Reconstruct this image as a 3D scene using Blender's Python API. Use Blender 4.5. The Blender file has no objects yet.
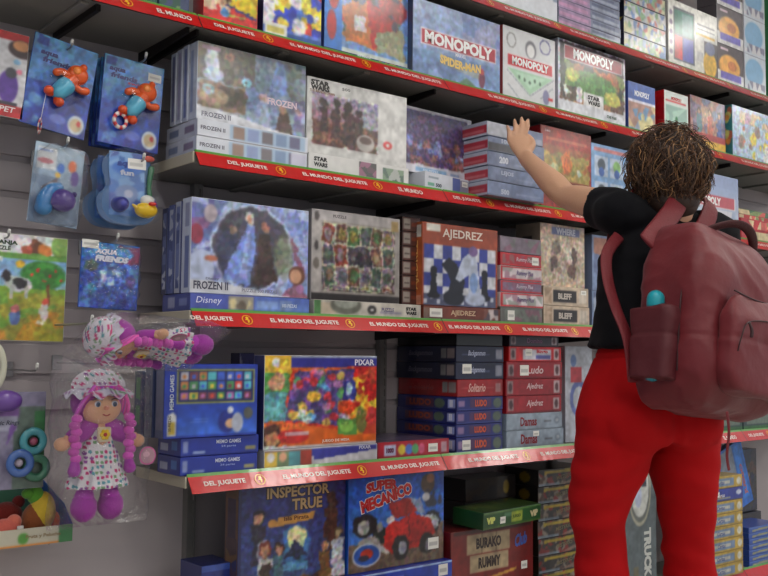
import bpy, math, random
import numpy as np
from mathutils import Vector, Matrix, noise as mnoise

rnd = random.Random(7)
scene = bpy.context.scene
COL = scene.collection

# ------------------------------------------------------------------ camera
F_PX, PITCH, YAW, ROLL = 946.7, math.radians(4.017), math.radians(39.485), math.radians(0.5345)
CAMZ = 1.04
_F = Vector((math.sin(YAW)*math.cos(PITCH), math.cos(YAW)*math.cos(PITCH), math.sin(PITCH)))
_R0 = Vector((math.cos(YAW), -math.sin(YAW), 0)); _U0 = _R0.cross(_F)
_R = _R0*math.cos(ROLL) + _U0*math.sin(ROLL); _U = _U0*math.cos(ROLL) - _R0*math.sin(ROLL)
CAM = Vector((0, 0, CAMZ))
cd = bpy.data.cameras.new('camera'); cam = bpy.data.objects.new('camera', cd); COL.objects.link(cam)
cd.sensor_width = 36; cd.lens = F_PX/768*36; cd.clip_start = .05
m = Matrix((_R, _U, -_F)).transposed().to_4x4(); m.translation = CAM
cam.matrix_world = m; scene.camera = cam

def ray(px, py): return _F + _R*((px-384)/F_PX) + _U*((288-py)/F_PX)
def P(px, py, Y):                       # point of the vertical plane y = Y
    v = ray(px, py); t = Y/v.y
    return v.x*t, CAMZ + v.z*t
def W(px, py, d): return CAM + ray(px, py)*d

YF = 2.23; YWALL = 2.56
ZS = {'A': CAMZ+.902, 'B': CAMZ+.534, 'C': CAMZ+.111, 'D': CAMZ-.321, 'E': .12}
ZS['Z'] = P(640, 51, YF)[1]
BAYS = [.286, 1.186, 2.086, 2.986, 3.886, 4.786]

# ------------------------------------------------------------------ materials
def lin(c):
    c = np.asarray(c, float); c = np.clip(c, 0, 1)
    return np.where(c <= .04045, c/12.92, ((c+.055)/1.055)**2.4)
MATS = {}
def mat(name, color=(.5,.5,.5), rough=.5, coat=0., metal=0., attr=False, noise=0., nscale=20, bump=0., bscale=40, spec=.5, emit=0., sheen=0., trans=0.):
    if name in MATS: return MATS[name]
    M = bpy.data.materials.new(name); M.use_nodes = True; nt = M.node_tree; N = nt.nodes; b = N['Principled BSDF']
    b.inputs['Roughness'].default_value = rough; b.inputs['Metallic'].default_value = metal
    b.inputs['Coat Weight'].default_value = coat; b.inputs['Coat Roughness'].default_value = .17
    b.inputs['Specular IOR Level'].default_value = spec; b.inputs['Sheen Weight'].default_value = sheen
    tc = N.new('ShaderNodeTexCoord')
    if attr:
        a = N.new('ShaderNodeAttribute'); a.attribute_name = 'Col'; src = a.outputs['Color']
    else:
        a = N.new('ShaderNodeRGB'); a.outputs[0].default_value = (*lin(color), 1); src = a.outputs[0]
    if noise:
        n = N.new('ShaderNodeTexNoise'); n.inputs['Scale'].default_value = nscale; n.inputs['Detail'].default_value = 4
        nt.links.new(tc.outputs['Object'], n.inputs['Vector'])
        r = N.new('ShaderNodeMapRange'); r.inputs['To Min'].default_value = 1-noise; r.inputs['To Max'].default_value = 1+noise
        nt.links.new(n.outputs['Fac'], r.inputs['Value'])
        x = N.new('ShaderNodeVectorMath'); x.operation = 'SCALE'
        nt.links.new(src, x.inputs[0]); nt.links.new(r.outputs[0], x.inputs['Scale']); src = x.outputs[0]
    nt.links.new(src, b.inputs['Base Color'])
    if bump:
        n = N.new('ShaderNodeTexNoise'); n.inputs['Scale'].default_value = bscale; n.inputs['Detail'].default_value = 3
        nt.links.new(tc.outputs['Object'], n.inputs['Vector'])
        k = N.new('ShaderNodeBump'); k.inputs['Strength'].default_value = bump; k.inputs['Distance'].default_value = .01
        nt.links.new(n.outputs['Fac'], k.inputs['Height']); nt.links.new(k.outputs[0], b.inputs['Normal'])
        if coat: nt.links.new(k.outputs[0], b.inputs['Coat Normal'])
    if emit:
        nt.links.new(src, b.inputs['Emission Color']); b.inputs['Emission Strength'].default_value = emit
    MATS[name] = M; return M
def film_mat(name='clear_film', tint=(.95,.95,1), gloss=.16, bump=.6, bscale=28):
    if name in MATS: return MATS[name]
    M = bpy.data.materials.new(name); M.use_nodes = True; nt = M.node_tree; N = nt.nodes
    N.remove(N['Principled BSDF']); o = N['Material Output']
    t = N.new('ShaderNodeBsdfTransparent'); t.inputs[0].default_value = (*tint, 1)
    g = N.new('ShaderNodeBsdfGlossy'); g.inputs['Roughness'].default_value = .12
    tc = N.new('ShaderNodeTexCoord'); n = N.new('ShaderNodeTexNoise'); n.inputs['Scale'].default_value = bscale; n.inputs['Detail'].default_value = 4
    nt.links.new(tc.outputs['Object'], n.inputs['Vector'])
    k = N.new('ShaderNodeBump'); k.inputs['Strength'].default_value = bump; k.inputs['Distance'].default_value = .02
    nt.links.new(n.outputs['Fac'], k.inputs['Height']); nt.links.new(k.outputs[0], g.inputs['Normal'])
    f = N.new('ShaderNodeFresnel'); f.inputs[0].default_value = 1.6; nt.links.new(k.outputs[0], f.inputs['Normal'])
    ad = N.new('ShaderNodeMath'); ad.operation = 'MULTIPLY'; ad.use_clamp = True; ad.inputs[1].default_value = gloss; nt.links.new(f.outputs[0], ad.inputs[0])
    mx = N.new('ShaderNodeMixShader'); mn = N.new('ShaderNodeMath'); mn.operation = 'MINIMUM'; mn.inputs[1].default_value = .28; nt.links.new(ad.outputs[0], mn.inputs[0]); nt.links.new(mn.outputs[0], mx.inputs[0])
    nt.links.new(t.outputs[0], mx.inputs[1]); nt.links.new(g.outputs[0], mx.inputs[2]); nt.links.new(mx.outputs[0], o.inputs[0])
    MATS[name] = M; return M

PRINT = mat('printed_card', attr=True, rough=.42, coat=.25, bump=.05, bscale=9, noise=.05, nscale=60)
WRAP = mat('shrink_wrapped_card', attr=True, rough=.38, coat=.7, bump=.10, bscale=7, noise=.05, nscale=50)
MATTE = mat('plain_card', attr=True, rough=.6, noise=.06, nscale=40)
STRIP = mat('glossy_label_strip', attr=True, rough=.3, coat=1., bump=.35, bscale=9)
PLASTIC = mat('moulded_plastic', attr=True, rough=.28, coat=.4)
CLOTH = mat('soft_cloth', attr=True, rough=.9, sheen=.3, bump=.25, bscale=260, noise=.12, nscale=120)
SHELF = mat('painted_shelf_metal', (.50,.49,.47), rough=.5, noise=.06, nscale=14)
BRACKET = mat('dark_bracket_steel', (.13,.11,.11), rough=.5, metal=.3)
WIRE = mat('galvanised_wire', (.62,.62,.62), rough=.3, metal=.8)
FILM = film_mat('clear_film',(1,1,1),1.0,.9,24)
BLISTER = film_mat('clear_blister', (.985,.99,1), .4, .15, 14)

# ------------------------------------------------------------------ mesh builder
class MB:
    def __init__(s): s.v=[]; s.c=[]; s.f=[]; s.n=0; s.mi=[]
    def add(s, verts, faces, col, mi=0):
        verts = np.asarray(verts, float).reshape(-1,3); k=len(verts)
        col = np.asarray(col, float)
        if col.ndim==1: col = np.tile(col[:3],(k,1))
        s.v.append(verts); s.c.append(col[:, :3])
        for f in faces: s.f.append([i+s.n for i in f]); s.mi.append(mi)
        s.n += k
    def grid(s, O, ax, ay, w, h, img, mi=0):
        H, Wd = img.shape[:2]; O=np.array(O,float); ax=np.array(ax,float); ay=np.array(ay,float)
        us = np.linspace(0,w,Wd); vs=np.linspace(0,h,H)
        V = O + us[None,:,None]*ax + vs[:,None,None]*ay
        idx = np.arange(H*Wd).reshape(H,Wd)
        F = np.stack([idx[:-1,:-1],idx[:-1,1:],idx[1:,1:],idx[1:,:-1]],-1).reshape(-1,4)
        s.add(V.reshape(-1,3), F.tolist(), img.reshape(-1,3), mi)
    def box(s, lo, hi, col, ch=0., mi=0):
        x0,y0,z0=lo; x1,y1,z1=hi; c=min(ch,(x1-x0)/3,(y1-y0)/3,(z1-z0)/3)
        if c<=0:
            v=[(x,y,z) for z in (z0,z1) for y in (y0,y1) for x in (x0,x1)]
            f=[(0,2,3,1),(4,5,7,6),(0,1,5,4),(2,6,7,3),(0,4,6,2),(1,3,7,5)]
            s.add(v,f,col,mi); return
        import itertools
        v=[];ix={}
        L=((x0,x1),(y0,y1),(z0,z1))
        for a in (0,1):
            for b in (0,1):
                for d in (0,1):
                    for face in range(3):
                        p=[L[0][a],L[1][b],L[2][d]]
                        for k,sg in enumerate((a,b,d)):
                            if k!=face: p[k]+= c if sg==0 else -c
                        ix[(a,b,d,face)]=len(v); v.append(p)
        f=[]
        def q(a,b,cc,dd): f.append((a,b,cc,dd))
        for sg in (0,1):
            f.append([ix[(sg,b,d,0)] for b,d in ((0,0),(1,0),(1,1),(0,1))][::1 if sg else -1])
            f.append([ix[(a,sg,d,1)] for a,d in ((0,0),(1,0),(1,1),(0,1))][::-1 if sg else 1])
            f.append([ix[(a,b,sg,2)] for a,b in ((0,0),(1,0),(1,1),(0,1))][::1 if sg else -1])
        for a in (0,1):
            for b in (0,1):
                f.append([ix[(a,b,0,0)],ix[(a,b,1,0)],ix[(a,b,1,1)],ix[(a,b,0,1)]][::1 if a^b else -1])
                f.append([ix[(a,0,b,0)],ix[(a,1,b,0)],ix[(a,1,b,2)],ix[(a,0,b,2)]][::-1 if a^b else 1])
                f.append([ix[(0,a,b,1)],ix[(1,a,b,1)],ix[(1,a,b,2)],ix[(0,a,b,2)]][::1 if a^b else -1])
                for d in (0,1):
                    f.append([ix[(a,b,d,0)],ix[(a,b,d,1)],ix[(a,b,d,2)]][::1 if (a+b+d)%2 else -1])
        s.add(v,f,col,mi)
    def tube(s, pts, rad, col, n=12, hint=(0,0,1), mi=0, sub=1, cap=True, twist=None):
        pts=[Vector(p) for p in pts]; rad=[(r,r) if not hasattr(r,'__len__') else r for r in rad]
        col=np.asarray(col,float); cols=[col]*len(pts) if col.ndim==1 else list(col)
        if sub>1:
            P2=[];R2=[];C2=[]
            for i in range(len(pts)-1):
                p0=pts[max(i-1,0)];p1=pts[i];p2=pts[i+1];p3=pts[min(i+2,len(pts)-1)]
                r0=rad[max(i-1,0)];r1=rad[i];r2=rad[i+1];r3=rad[min(i+2,len(pts)-1)]
                for k in range(sub):
                    t=k/sub
                    h=lambda a,b,c,d:.5*((2*b)+(-a+c)*t+(2*a-5*b+4*c-d)*t*t+(-a+3*b-3*c+d)*t**3)
                    P2.append(h(p0,p1,p2,p3)); R2.append(tuple(max(h(*q),1e-4) for q in zip(r0,r1,r2,r3)))
                    C2.append(cols[i]*(1-t)+cols[i+1]*t)
            P2.append(pts[-1]);R2.append(rad[-1]);C2.append(cols[-1]); pts,rad,cols=P2,R2,C2
        rings=[];rc=[]
        T=[(pts[min(i+1,len(pts)-1)]-pts[max(i-1,0)]).normalized() for i in range(len(pts))]
        a=Vector(hint)-T[0]*Vector(hint).dot(T[0])
        if a.length<1e-4: a=T[0].orthogonal()
        a.normalize()
        seq=[]
        for i,p in enumerate(pts):
            a=(a-T[i]*a.dot(T[i])).normalized(); b=T[i].cross(a)
            seq.append((p,T[i],a.copy(),b,rad[i],cols[i]))
        out=[]
        if cap:
            p,t,a,b,r,c=seq[0]; rm=min(r)
            for th in (80,60,40,20): 
                k=math.cos(math.radians(th)); out.append((p-t*rm*math.sin(math.radians(th)),a,b,(r[0]*k,r[1]*k),c))
        for p,t,a,b,r,c in seq: out.append((p,a,b,r,c))
        if cap:
            p,t,a,b,r,c=seq[-1]; rm=min(r)
            for th in (20,40,60,80):
                k=math.cos(math.radians(th)); out.append((p+t*rm*math.sin(math.radians(th)),a,b,(r[0]*k,r[1]*k),c))
        V=[];C=[]
        for p,a,b,r,c in out:
            for k in range(n):
                w=2*math.pi*k/n; V.append(p+a*(r[0]*math.cos(w))+b*(r[1]*math.sin(w))); C.append(c)
        Fc=[]
        m_=len(out)
        for i in range(m_-1):
            for k in range(n):
                k2=(k+1)%n; Fc.append((i*n+k,i*n+k2,(i+1)*n+k2,(i+1)*n+k))
        Fc.append(list(range(n))[::-1]); Fc.append([(m_-1)*n+k for k in range(n)])
        s.add([tuple(v) for v in V],Fc,np.array(C)[:, :3],mi)
    def ellipsoid(s, c, r, col, nu=20, nv=12, R=None, mi=0, fn=None):
        V=[];C=[]
        R=R or Matrix.Identity(3)
        for j in range(nv+1):
            th=math.pi*j/nv
            for i in range(nu):
                ph=2*math.pi*i/nu
                d=Vector((math.sin(th)*math.cos(ph),math.sin(th)*math.sin(ph),math.cos(th)))
                cc=col(d) if callable(col) else col
                k=fn(d) if fn else 1
                V.append(tuple(Vector(c)+R@Vector((d.x*r[0]*k,d.y*r[1]*k,d.z*r[2]*k)))); C.append(cc)
        Fc=[]
        for j in range(nv):
            for i in range(nu):
                i2=(i+1)%nu; Fc.append((j*nu+i,(j+1)*nu+i,(j+1)*nu+i2,j*nu+i2))
        s.add(V,Fc,np.array(C,float),mi)
    def build(s, name, mats, parent=None, smooth=False, loc=None):
        me=bpy.data.meshes.new(name)
        V=np.concatenate(s.v); C=np.concatenate(s.c)
        me.vertices.add(len(V)); me.vertices.foreach_set('co',V.astype(np.float32).ravel())
        tot=np.array([len(f) for f in s.f],np.int32)
        li=np.array([i for f in s.f for i in f],np.int32)
        me.loops.add(len(li)); me.loops.foreach_set('vertex_index',li)
        me.polygons.add(len(tot)); st=np.concatenate([[0],np.cumsum(tot)[:-1]]).astype(np.int32)
        me.polygons.foreach_set('loop_start',st); me.polygons.foreach_set('loop_total',tot)
        me.polygons.foreach_set('material_index',np.array(s.mi,np.int32))
        me.polygons.foreach_set('use_smooth',np.full(len(tot),smooth))
        me.update(calc_edges=True); me.validate()
        at=me.color_attributes.new('Col','FLOAT_COLOR','POINT')
        cc=np.ones((len(V),4),np.float32); cc[:, :3]=lin(C); at.data.foreach_set('color',cc.ravel())
        for m_ in (mats if isinstance(mats,(list,tuple)) else [mats]): me.materials.append(m_)
        o=bpy.data.objects.new(name,me); COL.objects.link(o)
        if parent: o.parent=parent
        if loc is not None: o.location=loc
        return o

def tag(o, label=None, cat=None, group=None, kind=None):
    if label: o['label']=label
    if cat: o['category']=cat
    if group: o['group']=group
    if kind: o['kind']=kind
    return o
def empty(name, loc, label, cat, group=None, rot=(0,0,0)):
    o=bpy.data.objects.new(name,None); COL.objects.link(o); o.location=loc; o.rotation_euler=rot
    o.empty_display_size=.05
    return tag(o,label,cat,group)

# ------------------------------------------------------------------ lettering
_T={}
def glyphs(txt, bold=0.):
    k=(txt,bold)
    if k in _T: return _T[k]
    cu=bpy.data.curves.new('t','FONT'); cu.body=txt; cu.size=1; cu.resolution_u=2; cu.offset=bold; cu.fill_mode='FRONT'
    ob=bpy.data.objects.new('t',cu); COL.objects.link(ob)
    dg=bpy.context.evaluated_depsgraph_get(); dg.update()
    me=ob.evaluated_get(dg).to_mesh()
    V=np.array([v.co[:2] for v in me.vertices],float) if len(me.vertices) else np.zeros((3,2))
    Fc=[list(p.vertices) for p in me.polygons]
    ob.evaluated_get(dg).to_mesh_clear(); bpy.data.objects.remove(ob); bpy.data.curves.remove(cu)
    lo=V.min(0); hi=V.max(0); V=(V-(lo+hi)/2)/np.maximum(hi-lo,1e-6)
    _T[k]=(V,Fc,(hi-lo)[0]/max((hi-lo)[1],1e-6)); return _T[k]
def lettering(mb, fr, txt, u, v, wid, hei=None, col=(1,1,1), rot=0., bold=.02, off=.0006, mi=0, arch=0., slant=0.):
    O,ax,ay,n,w,h=fr
    V,Fc,asp=glyphs(txt,bold)
    if hei is None: hei=wid/asp
    p=V*np.array([wid,hei]); p[:,0]+=p[:,1]*slant; p[:,1]+= -arch*(V[:,0]*2)**2+arch*.5
    c,s_=math.cos(rot),math.sin(rot); p=np.stack([p[:,0]*c-p[:,1]*s_, p[:,0]*s_+p[:,1]*c],-1)+np.array([u*w,v*h])
    q=np.array(O)+p[:,:1]*np.array(ax)+p[:,1:]*np.array(ay)+np.array(n)*off
    mb.add(q,Fc,col,mi)

# ------------------------------------------------------------------ printed artwork
class Cv:
    def __init__(s,w,h,col=(1,1,1),res=.0036):
        nx=max(3,int(round(w/res))+1); ny=max(3,int(round(h/res))+1)
        s.w,s.h=w,h; s.a=np.ones((ny,nx,3))*np.array(col,float)
        s.U,s.V=np.meshgrid(np.linspace(0,1,nx),np.linspace(0,1,ny))
    def put(s,m,col,a=1.): 
        m=np.clip(m,0,1)[...,None]*a; s.a=s.a*(1-m)+np.asarray(col,float)*m; return s
    def rect(s,u0,v0,u1,v1,col,a=1.): return s.put(((s.U>=u0)&(s.U<=u1)&(s.V>=v0)&(s.V<=v1)).astype(float),col,a)
    def ell(s,u,v,ru,rv,col,a=1.,soft=.15):
        d=np.sqrt(((s.U-u)/ru)**2+((s.V-v)/rv)**2); return s.put((1+soft-d)/max(soft,.01)/1.0*(d<1+soft),col,a)
    def ring(s,u,v,ru,rv,t,col,a=1.):
        d=np.sqrt(((s.U-u)/ru)**2+((s.V-v)/rv)**2); return s.put((np.abs(d-1)<t).astype(float),col,a)
    def poly(s,pts,col,a=1.):
        x,y=s.U,s.V; ins=np.zeros(x.shape,bool); n=len(pts)
        for i in range(n):
            x0,y0=pts[i];x1,y1=pts[(i+1)%n]
            if y0==y1: continue
            c=((y0>y)!=(y1>y))&(x<(x1-x0)*(y-y0)/(y1-y0)+x0); ins^=c
        return s.put(ins.astype(float),col,a)
    def grad(s,c0,c1,u0=0,v0=0,u1=1,v1=1,ax='v'):
        m=((s.U>=u0)&(s.U<=u1)&(s.V>=v0)&(s.V<=v1))
        t=np.clip((s.V-v0)/(v1-v0) if ax=='v' else (s.U-u0)/(u1-u0),0,1)[...,None]
        g=np.array(c0)*(1-t)+np.array(c1)*t; s.a=np.where(m[...,None],g,s.a); return s
    def mottle(s,u0,v0,u1,v1,pal,n=30,seed=1,a=1.,asp=1.):
        r=np.random.RandomState(seed); X=r.uniform(u0,u1,n);Y=r.uniform(v0,v1,n);K=r.randint(0,len(pal),n)
        A=s.w/s.h*asp
        D=((s.U[...,None]-X)*A)**2+(s.V[...,None]-Y)**2; k=K[D.argmin(-1)]
        m=((s.U>=u0)&(s.U<=u1)&(s.V>=v0)&(s.V<=v1)).astype(float)*a
        c=np.array(pal,float)[k]; s.a=s.a*(1-m[...,None])+c*m[...,None]; return s
    def blobs(s,u0,v0,u1,v1,pal,n=20,r=.05,seed=1,a=.9):
        q=np.random.RandomState(seed); A=s.w/s.h
        for i in range(n):
            rr=r*q.uniform(.5,1.3); s.ell(q.uniform(u0,u1),q.uniform(v0,v1),rr/max(A,.3)*q.uniform(.7,1.2),rr*q.uniform(.7,1.4),pal[q.randint(len(pal))],a,.3)
        return s
    def speck(s,amt=.06,seed=3):
        q=np.random.RandomState(seed); s.a=s.a*(1+q.uniform(-amt,amt,s.a.shape[:2])[...,None]); return s
    def soft(s,k=1):
        for _ in range(k):
            p=np.pad(s.a,((1,1),(1,1),(0,0)),'edge'); s.a=(p[:-2,1:-1]+p[2:,1:-1]+p[1:-1,:-2]+p[1:-1,2:]+2*p[1:-1,1:-1])/6
        return s
    def tex(s,amt=.16,seed=1):                # fine printed variation at several sizes
        r=np.random.RandomState(seed); ny,nx=s.a.shape[:2]; n=np.zeros((ny,nx))
        for k,wt in ((3,.4),(6,.35),(14,.25)):
            gy,gx=max(2,ny//k),max(2,nx//k); g=r.uniform(-1,1,(gy,gx)); yi=np.linspace(0,gy-1.001,ny); xi=np.linspace(0,gx-1.001,nx)
            y0=yi.astype(int);x0=xi.astype(int);fy=(yi-y0)[:,None];fx=(xi-x0)[None]; y1=np.minimum(y0+1,gy-1);x1=np.minimum(x0+1,gx-1)
            n+=wt*(g[y0][:,x0]*(1-fy)*(1-fx)+g[y1][:,x0]*fy*(1-fx)+g[y0][:,x1]*(1-fy)*fx+g[y1][:,x1]*fy*fx)
        s.a=np.clip(s.a*(1+amt*2*n[...,None]),0,1); return s
    def warp(s,amt=.012,seed=2,cell=.011,jit=.13):
        """painterly irregular outlines plus small flecks of tone"""
        r=np.random.RandomState(seed); ny,nx=s.a.shape[:2]
        def fld(k):
            gy,gx=max(3,int(s.h/k)),max(3,int(s.w/k)); g=r.uniform(-1,1,(gy,gx)); yi=np.linspace(0,gy-1.001,ny); xi=np.linspace(0,gx-1.001,nx)
            y0=yi.astype(int);x0=xi.astype(int);fy=(yi-y0)[:,None];fx=(xi-x0)[None]; y1=np.minimum(y0+1,gy-1);x1=np.minimum(x0+1,gx-1)
            return g[y0][:,x0]*(1-fy)*(1-fx)+g[y1][:,x0]*fy*(1-fx)+g[y0][:,x1]*(1-fy)*fx+g[y1][:,x1]*fy*fx
        dx=(fld(.022)+.7*fld(.010))*amt*.5/s.w*nx; dy=(fld(.022)+.7*fld(.010))*amt*.5/s.h*ny
        I,J=np.meshgrid(np.arange(ny),np.arange(nx),indexing='ij')
        s.a=s.a[np.clip((I+dy).round().astype(int),0,ny-1),np.clip((J+dx).round().astype(int),0,nx-1)]
        n=int(s.w*s.h/cell**2); X=r.uniform(0,s.w,n);Y=r.uniform(0,s.h,n);K=r.uniform(-1,1,(n,3))*.45+r.uniform(-1,1,(n,1))*.8
        out=np.zeros((ny,nx,3))
        for i in range(ny):
            D=((s.U[i]*s.w)[:,None]-X)**2+(s.V[i,0]*s.h-Y)**2; out[i]=K[D.argmin(-1)]
        s.a=np.clip(s.a*(1+jit*out)+.25*jit*out,0,1); return s
    def person(s,u,v,h,skin,hair,top,low=None):      # a plain anonymous little figure
        A=s.h/s.w; low=low or top
        s.poly([(u-.20*h*A,v),(u+.20*h*A,v),(u+.11*h*A,v+.55*h),(u-.11*h*A,v+.55*h)],low)
        s.poly([(u-.13*h*A,v+.42*h),(u+.13*h*A,v+.42*h),(u+.16*h*A,v+.74*h),(u-.16*h*A,v+.74*h)],top)
        s.ell(u,v+.88*h,.11*h*A,.13*h,hair); s.ell(u,v+.85*h,.075*h*A,.095*h,skin); return s

def frames(w,h,d):
    return {'F':((-w/2,0,0),(1,0,0),(0,0,1),(0,-1,0),w,h),'L':((-w/2,d,0),(0,-1,0),(0,0,1),(-1,0,0),d,h),
            'R':((w/2,0,0),(0,1,0),(0,0,1),(1,0,0),d,h),'T':((-w/2,0,h),(1,0,0),(0,1,0),(0,0,1),w,d),
            'K':((w/2,d,0),(-1,0,0),(0,0,1),(0,1,0),w,h)}
BOXES=[]
def carton(name,label,cat,w,h,d,loc,base=(.9,.9,.9),art=None,text=(),stick=(),rot=(0,0,0),material=None,group=None,tray=None,ledge=None):
    """a closed printed carton; art: face -> Cv; text: (face,str,u,v,wid,hei,col,{opts})"""
    mb=MB(); c=.0012; fr=frames(w,h,d)
    mb.box((-w/2,0,0),(w/2,d,h),base,c)
    for k,cv in (art or {}).items():
        if cv.w*cv.h>.012: cv.tex(.12 if cv.a.mean()<.72 else .03,len(BOXES))
        elif cv.w*cv.h>.002: cv.tex(.06,len(BOXES))
        O,ax,ay,n,fw,fh=fr[k]; O=np.array(O)+np.array(n)*.0002+(np.array(ax)+np.array(ay))*c
        mb.grid(O,ax,ay,fw-2*c,fh-2*c,cv.a)
    for t in text:
        f,s_,u,v,wd,hh,col=t[:7]; op=t[7] if len(t)>7 else {}
        if op.get('edge') is not None:
            o2=dict(op); e=o2.pop('edge'); o2['bold']=op.get('bold',.02)+.05; o2['off']=.0005
            lettering(mb,fr[f],s_,u,v,wd*1.03,(hh*1.14 if hh else None),e,**o2)
        op=dict(op); op.pop('edge',None); op['off']=.0011
        lettering(mb,fr[f],s_,u,v,wd,hh,col,**op)
    o=mb.build(name,material or WRAP); o.location=loc; o.rotation_euler=rot
    tag(o,label,cat,group)
    for f,u,v,sw,sh in stick:
        O,ax,ay,n,fw,fh=fr[f]; O=np.array(O,float);ax=np.array(ax,float);ay=np.array(ay,float);n=np.array(n,float)
        sm=MB(); cc=Cv(sw,sh,(.93,.93,.90),.003); cc.rect(.12,.3,.88,.62,(.62,.62,.62),.55)
        sm.grid(O+ax*(u*fw-sw/2)+ay*(v*fh-sh/2)+n*.0016,ax,ay,sw,sh,cc.a)
        p=[O+ax*(u*fw+a*sw/2)+ay*(v*fh+b*sh/2)+n*.0015 for a,b in ((-1,-1),(-1,1),(1,1),(1,-1))]
        sm.add([tuple(x) for x in p],[(0,1,2,3)],(.9,.9,.88))
        sm.build('price_sticker',MATTE,o)
    if tray:                                  # the bottom half of a two-piece box, showing under its lid
        tm=MB(); e=.0015; axis,tc=tray
        if axis=='z': tm.box((-w/2+e,e,-.0045),(w/2-e,d-e,.004),tc,.001)
        else: tm.box((-w/2+e,d-.004,e),(w/2-e,d+.0045,h-e),tc,.001)
        tm.build('box_base',MATTE,o)
    BOXES.append(o)
    return o

def fit(xl,xr,yt,Y=2.25,shelf=None,yb=None):
    x0,zt=P(xl,yt,Y); 
    z0=ZS[shelf]+.0008 if shelf else P(xl,yb,Y)[1]
    ym=288; _,_2=0,0
    # right edge measured at the height where it is seen
    zc=zt
    x1=x0
    lo,hi=x0,x0+2
    for _ in range(40):
        mid=(lo+hi)/2; v=Vector((mid,Y,zc))-CAM; px=384+F_PX*v.dot(_R)/v.dot(_F)
        if px<xr: lo=mid
        else: hi=mid
    x1=(lo+hi)/2
    return (x0+x1)/2, x1-x0, z0, zt-z0

# ------------------------------------------------------------------ room
def simple(name, mb, m, kind='structure', smooth=False):
    o=mb.build(name,m,smooth=smooth); o['kind']=kind; return o
PANEL=mat('grey_laminate_panel',(.72,.685,.69),rough=.5,noise=.05,nscale=6)
FLOOR=mat('grey_floor_tile',(.74,.72,.69),rough=.35,noise=.1,nscale=4)
CEIL=mat('white_ceiling_board',(.80,.80,.80),rough=.9,noise=.03,nscale=6)
mb=MB(); mb.box((-2.5,-8.5,-.05),(8.5,2.75,0),(.5,.5,.5)); simple('floor',mb,FLOOR)
mb=MB(); mb.box((-2.5,-8.5,3.1),(8.5,2.75,3.15),(.8,.8,.8)); simple('ceiling',mb,CEIL)
# slatwall: planks with grooves between them
zg=P(45,377,YWALL)[1]; step=.0973; g=.018
mb=MB(); grooves=[zg+k*step for k in range(-1,22) if zg+k*step<3.0]
prev=0.
for z in grooves:
    mb.box((-2.5,YWALL,prev),(8.5,YWALL+.02,z-g/2),(.5,.5,.5),.0015); prev=z+g/2
mb.box((-2.5,YWALL,prev),(8.5,YWALL+.02,3.1),(.5,.5,.5),.0015)
mb.box((-2.5,YWALL+.014,0),(8.5,YWALL+.12,3.1),(.5,.5,.5))
simple('wall_back',mb,PANEL)

# slotted uprights that carry the shelves
post=None
UPX=[1.36,2.086,2.986,3.886]
for i,x in enumerate(UPX):
    if post is None:
        mb=MB(); x0,x1,y0,y1=-.014,.014,-.03,-.001
        mb.box((x0,y0+.004,0),(x1,y1,2.75),(.2,.2,.2),.001)
        for sx in (x0,x1-.008): mb.box((sx,y0,0),(sx+.008,y0+.004,2.75),(.3,.3,.3))
        z=.02
        while z<2.73:
            mb.box((x0+.008,y0,z),(x1-.008,y0+.004,z+.012),(.3,.3,.3)); z+=.036
        post=mb.build('slotted_upright',mat('upright_steel',(.52,.51,.50),rough=.45,metal=.3)); o=post
    else:
        o=post.copy(); COL.objects.link(o)
    o.location=(x,YWALL,0)
    tag(o,['dark slotted steel upright on the grey wall below the shelf ends at the left','slotted steel upright behind the shelves above the red tile game box','slotted steel upright in the shelving behind the woman','slotted steel upright at the far right end of the shelves'][i],'upright')

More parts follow.
